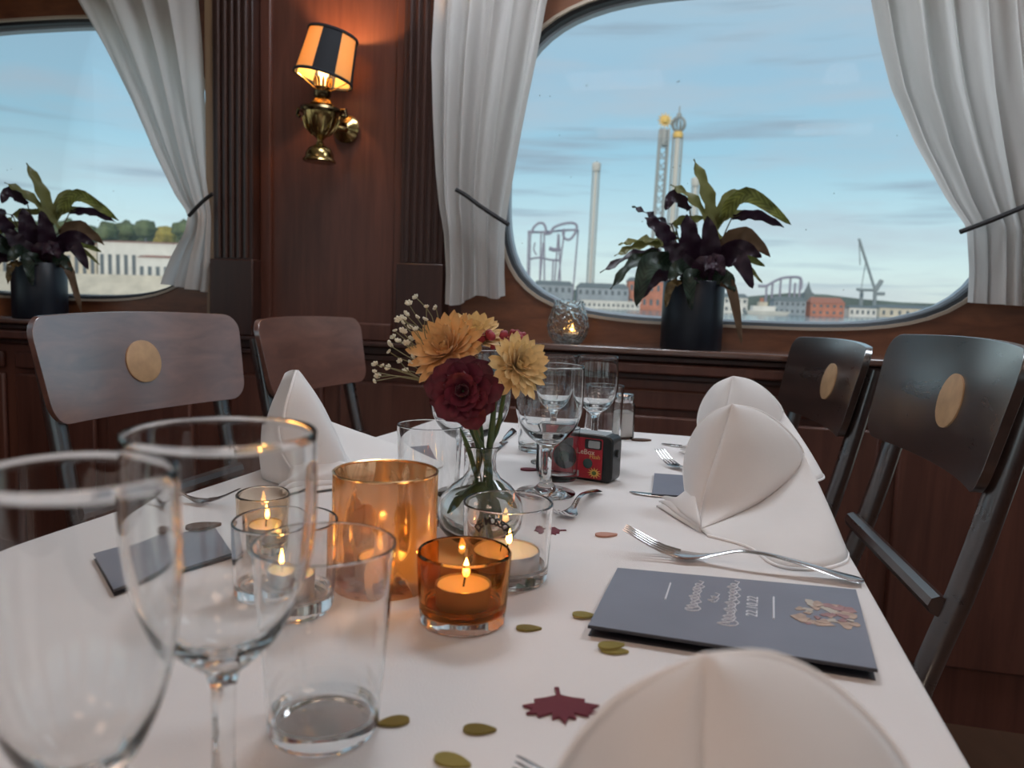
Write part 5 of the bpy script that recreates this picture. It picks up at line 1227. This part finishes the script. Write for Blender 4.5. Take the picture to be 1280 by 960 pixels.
# white ship
pb = D(935, 396, 400); rt = tag(empty('white_ship', (pb.x, 400, WATER_Z)), 'white passenger boat moored at the far shore right of the plant', 'boat')
mm_ = 400 / FPX
MB().add([(0, 0, 0), (48 * mm_, 0, 0), (48 * mm_, 6, 0), (0, 6, 0), (-4 * mm_, -1, 5 * mm_), (52 * mm_, -1, 5 * mm_), (52 * mm_, 7, 5 * mm_), (-4 * mm_, 7, 5 * mm_)], [(0, 3, 2, 1), (4, 5, 6, 7), (0, 1, 5, 4), (1, 2, 6, 5), (2, 3, 7, 6), (3, 0, 4, 7)]).obj('hull', 'house_white', rt)
MB().box(6 * mm_, 34 * mm_, 0.5, 5.5, 5 * mm_, 11 * mm_).obj('deckhouse', 'house_white', rt); MB().box(14 * mm_, 24 * mm_, 1, 5, 11 * mm_, 16 * mm_).obj('bridge', 'house_cream', rt)
MB().tube([(18 * mm_, 3, 16 * mm_), (18 * mm_, 3, 21 * mm_)], 1.0, 8).obj('funnel', 'house_red', rt)
# towers
def tower(px_b, px_t, d, wpx, m_, label, cap, lattice=True):
    p0 = D(px_b[0], px_b[1], d); p1 = D(px_t[0], px_t[1], d); b = Vector(((p0.x + p1.x) / 2, d, WATER_Z)); mm_ = d / FPX; h_ = p1.z - WATER_Z; r_ = wpx * mm_ / 2
    rt = tag(empty('ride_tower', b), label, 'tower', 'amusement ride towers on the far shore')
    rt.rotation_euler = (0, math.atan2(p1.x - p0.x, p1.z - p0.z) , 0)
    if lattice:
        for sx in (-1, 1):
            for sy in (-1, 1): MB().tube([(sx * r_, sy * r_, 0), (sx * r_, sy * r_, h_)], r_ * 0.24, 6).obj('column', m_, rt)
        n = int(h_ / (r_ * 2.6)); me = MB().tube([(-r_, -r_, 0), (r_, -r_, r_ * 2.4)], r_ * 0.13, 5).tube([(r_, r_, 0), (-r_, r_, r_ * 2.4)], r_ * 0.13, 5).tube([(-r_, -r_, 0), (r_, -r_, 0)], r_ * 0.13, 5).mesh(); me.materials.append(MATS[m_])
        for k in range(n): mk('brace', me, None, rt, loc=(0, 0, k * r_ * 2.6))
    else:
        MB().tube([(0, 0, 0), (0, 0, h_)], r_ * 0.62, 12).obj('mast', m_, rt)
        for s in (-1, 1): MB().tube([(s * r_, 0, 0), (s * r_, 0, h_)], r_ * 0.22, 6).obj('rail', 'tower_grey', rt)
    cap(rt, h_, mm_); return rt
def cap_plain(rt, h_, m_):
    MB().lathe([(0, -5 * m_), (4.2 * m_, -5 * m_), (5.4 * m_, -2 * m_), (5.4 * m_, 4 * m_), (3 * m_, 6 * m_), (0, 6 * m_)], 16, (0, 0, h_)).obj('tower_head', 'tower_white', rt)
def cap_sun(rt, h_, m_):
    MB().lathe([(0, -20 * m_), (5 * m_, -20 * m_), (5 * m_, -2 * m_), (3 * m_, 0), (0, 0)], 16, (0, 0, h_)).obj('gondola', 'tower_grey', rt)
    st = MB(); pts = []
    for i in range(24):
        r_ = (9.5 if i % 2 == 0 else 5) * m_; pts.append((r_ * math.cos(2 * math.pi * i / 24), r_ * math.sin(2 * math.pi * i / 24)))
    st = MB().prism(pts, -1.2 * m_, 1.2 * m_); st.v = [Vector((v.x, v.z, v.y + h_ + 10 * m_)) for v in st.v]; st.obj('sun_emblem', 'tower_gold', rt)
    MB().lathe([(0, -5 * m_), (4 * m_, -3 * m_), (5 * m_, 0), (4 * m_, 3 * m_), (0, 5 * m_)], 16, (0, 0, h_ + 10 * m_)).obj('sun_face', 'tower_gold', rt)
def cap_globe(rt, h_, m_):
    MB().lathe([(0, -5 * m_), (5.5 * m_, -4 * m_), (6.5 * m_, 0), (5 * m_, 3 * m_), (0, 3 * m_)], 16, (0, 0, h_)).obj('gilt_collar', 'tower_gold', rt)
    for k in range(6):
        a = math.pi * k / 6; c = (0, 0, h_ + 12 * m_)
        MB().tube([(c[0] + 8.5 * m_ * math.sin(t) * math.cos(a), c[1] + 8.5 * m_ * math.sin(t) * math.sin(a), c[2] + 9 * m_ * math.cos(t)) for t in [2 * math.pi * i / 20 for i in range(21)]], 0.9 * m_, 5, cap=False).obj('globe_ring', 'tower_grey', rt)
    MB().lathe([(0, 19 * m_), (3 * m_, 20 * m_), (3 * m_, 24 * m_), (1 * m_, 26 * m_), (0.8 * m_, 33 * m_), (0, 34 * m_)], 10, (0, 0, h_)).obj('finial', 'tower_grey', rt)
tower((737, 345), (744.5, 209), 500, 8, 'tower_white', 'slim pale drop tower standing alone left of the plant', cap_plain, False)
tower((819, 290), (828, 161), 520, 10, 'tower_grey', 'lattice ride tower topped with a golden sun', cap_sun)
tower((838, 290), (846, 168), 525, 11, 'tower_white', 'pale ride tower topped with an open globe and finial', cap_globe, False)
tower((868, 290), (871, 228), 515, 8, 'tower_white', 'short pale tower partly hidden behind the plant leaves', cap_plain, False)
# roller coaster by the curtain
dC = 470; cq = lambda x, y: D(620 + x / 4.8, 240 + y / 4.8, dC)
oC = Vector((cq(340, 450).x, dC, WATER_Z)); rt = tag(empty('roller_coaster', oC), 'looping violet-grey roller coaster beside the slim drop tower', 'roller coaster')
def trk(pts, r_, nm, dy=0): MB().tube(spline([cq(*p) + Vector((0, dy, 0)) - oC for p in pts], 8 * (len(pts) - 1)), r_ * 0.75, 6).obj(nm, 'coaster_violet', rt)
trk([(215, 250), (225, 215), (255, 188), (285, 190), (300, 225), (295, 250), (330, 245), (345, 215), (400, 192), (460, 186), (485, 205), (475, 245), (445, 283), (415, 280), (402, 250), (412, 222)], 1.0, 'track')
trk([(195, 232), (260, 236), (330, 232), (420, 224), (495, 222)], 0.9, 'track', 6); trk([(205, 400), (260, 392), (330, 405), (395, 408)], 0.8, 'track', 4)
trk([(235, 300), (228, 345), (245, 375)], 0.6, 'track', 3); trk([(320, 335), (350, 345), (390, 340)], 1.6, 'track', 3)
for a, b in (((208, 232), (203, 455)), ((272, 235), (268, 455)), ((290, 236), (300, 460)), ((285, 300), (262, 400)), ((375, 250), (350, 465)), ((378, 250), (402, 450)), ((412, 232), (362, 460)), ((495, 225), (465, 470)), ((196, 232), (194, 455)), ((345, 400), (340, 465))):
    MB().tube([cq(*a) + Vector((0, 2, 0)) - oC, Vector((cq(*b).x, dC + 2, WATER_Z)) - oC], 0.5, 6).obj('support', 'coaster_violet', rt)
# arched coaster on the right
dC2 = 520; cq2 = lambda x, y: D(920 + x / 5.335, 260 + y / 5.335, dC2)
o2 = Vector((cq2(340, 560).x, dC2, WATER_Z)); rt = tag(empty('roller_coaster', o2), 'low arched coaster track on the shore left of the church spire', 'roller coaster')
MB().tube(spline([cq2(*p) - o2 for p in ((150, 520), (200, 520), (245, 495), (300, 470), (365, 461), (425, 466), (436, 500), (430, 545))], 40), 0.9, 6).obj('track', 'coaster_violet', rt)
for x, y in ((205, 520), (245, 496), (300, 470), (365, 462), (430, 480), (395, 500)): p = cq2(x, y); MB().tube([p - o2, Vector((p.x, dC2, WATER_Z)) - o2], 0.7, 6).obj('support', 'coaster_violet', rt)
# church spire and cranes
ps = cq2(628, 590); rt = tag(empty('church_spire', (ps.x, 560, WATER_Z)), 'thin dark church spire above the red waterfront house', 'church spire')
hz = D(1037.5, 367, 560).z - WATER_Z; ht = D(1037.5, 352, 560).z - WATER_Z
MB().box(-3.4, 3.4, -3, 3, 0, hz).obj('tower_shaft', 'roof_dark', rt); MB().lathe([(3.2, hz), (1.2, hz + (ht - hz) * 0.5), (0, ht)], 8).obj('spire', 'roof_dark', rt)
def crane(d, base, joint, parts, label):
    cqx = lambda x, y: D(920 + x / 5.335, 260 + y / 5.335, d); o_ = Vector((cqx(*base).x, d, WATER_Z)); rt = tag(empty('harbour_crane', o_), label, 'crane', 'cranes on the far shore')
    MB().tube([(0, 0, 0), cqx(*joint) - o_], 1.3, 6).obj('mast', 'crane_grey', rt)
    for nm, a, b, r_ in parts: MB().tube([cqx(*a) - o_, cqx(*b) - o_], r_, 6).obj(nm, 'crane_grey', rt)
crane(560, (930, 600), (928, 545), [('jib', (928, 550), (820, 205), 0.9), ('counter_jib', (928, 552), (972, 482), 1.6), ('boom', (925, 548), (812, 545), 1.0), ('cable', (820, 205), (828, 380), 0.35), ('base_arch', (925, 572), (990, 572), 1.3)], 'tall luffing harbour crane with a long raised jib at the right')
crane(570, (838, 600), (840, 540), [('jib', (805, 542), (875, 548), 1.0), ('cable', (870, 330), (835, 540), 0.3)], 'small harbour crane left of the tall luffing crane')
# birds
for k, (x, y, s) in enumerate(((848, 102, 3.2), (733, 107, 2.2))):
    p = D(x, y, 120); mm_ = 120 / FPX
    rt = tag(empty('seagull', p), ('seagull gliding above the two ride towers', 'small seagull high above the slim drop tower')[k], 'bird', 'birds in the sky'); rt.rotation_euler = (0, R(-35 if k == 0 else 40), R(20))
    MB().lathe([(0, -s * 0.9), (0.16 * s, -s * 0.4), (0.2 * s, 0.1 * s), (0.1 * s, 0.7 * s), (0, 0.9 * s)], 10).obj('body', 'bird_grey', rt, rot=(0, R(90), 0)).scale = (mm_, mm_, mm_)
    for sg in (-1, 1): MB().add([(-0.2 * s, 0, 0), (0.3 * s, 0, 0), (0.1 * s, sg * 0.8 * s, 0.25 * s), (-0.25 * s, sg * 1.5 * s, 0.1 * s), (-0.3 * s, sg * 0.8 * s, 0.2 * s)], [(0, 1, 2, 4), (4, 2, 3)]).obj('wing', 'bird_grey', rt).scale = (mm_, mm_, mm_)
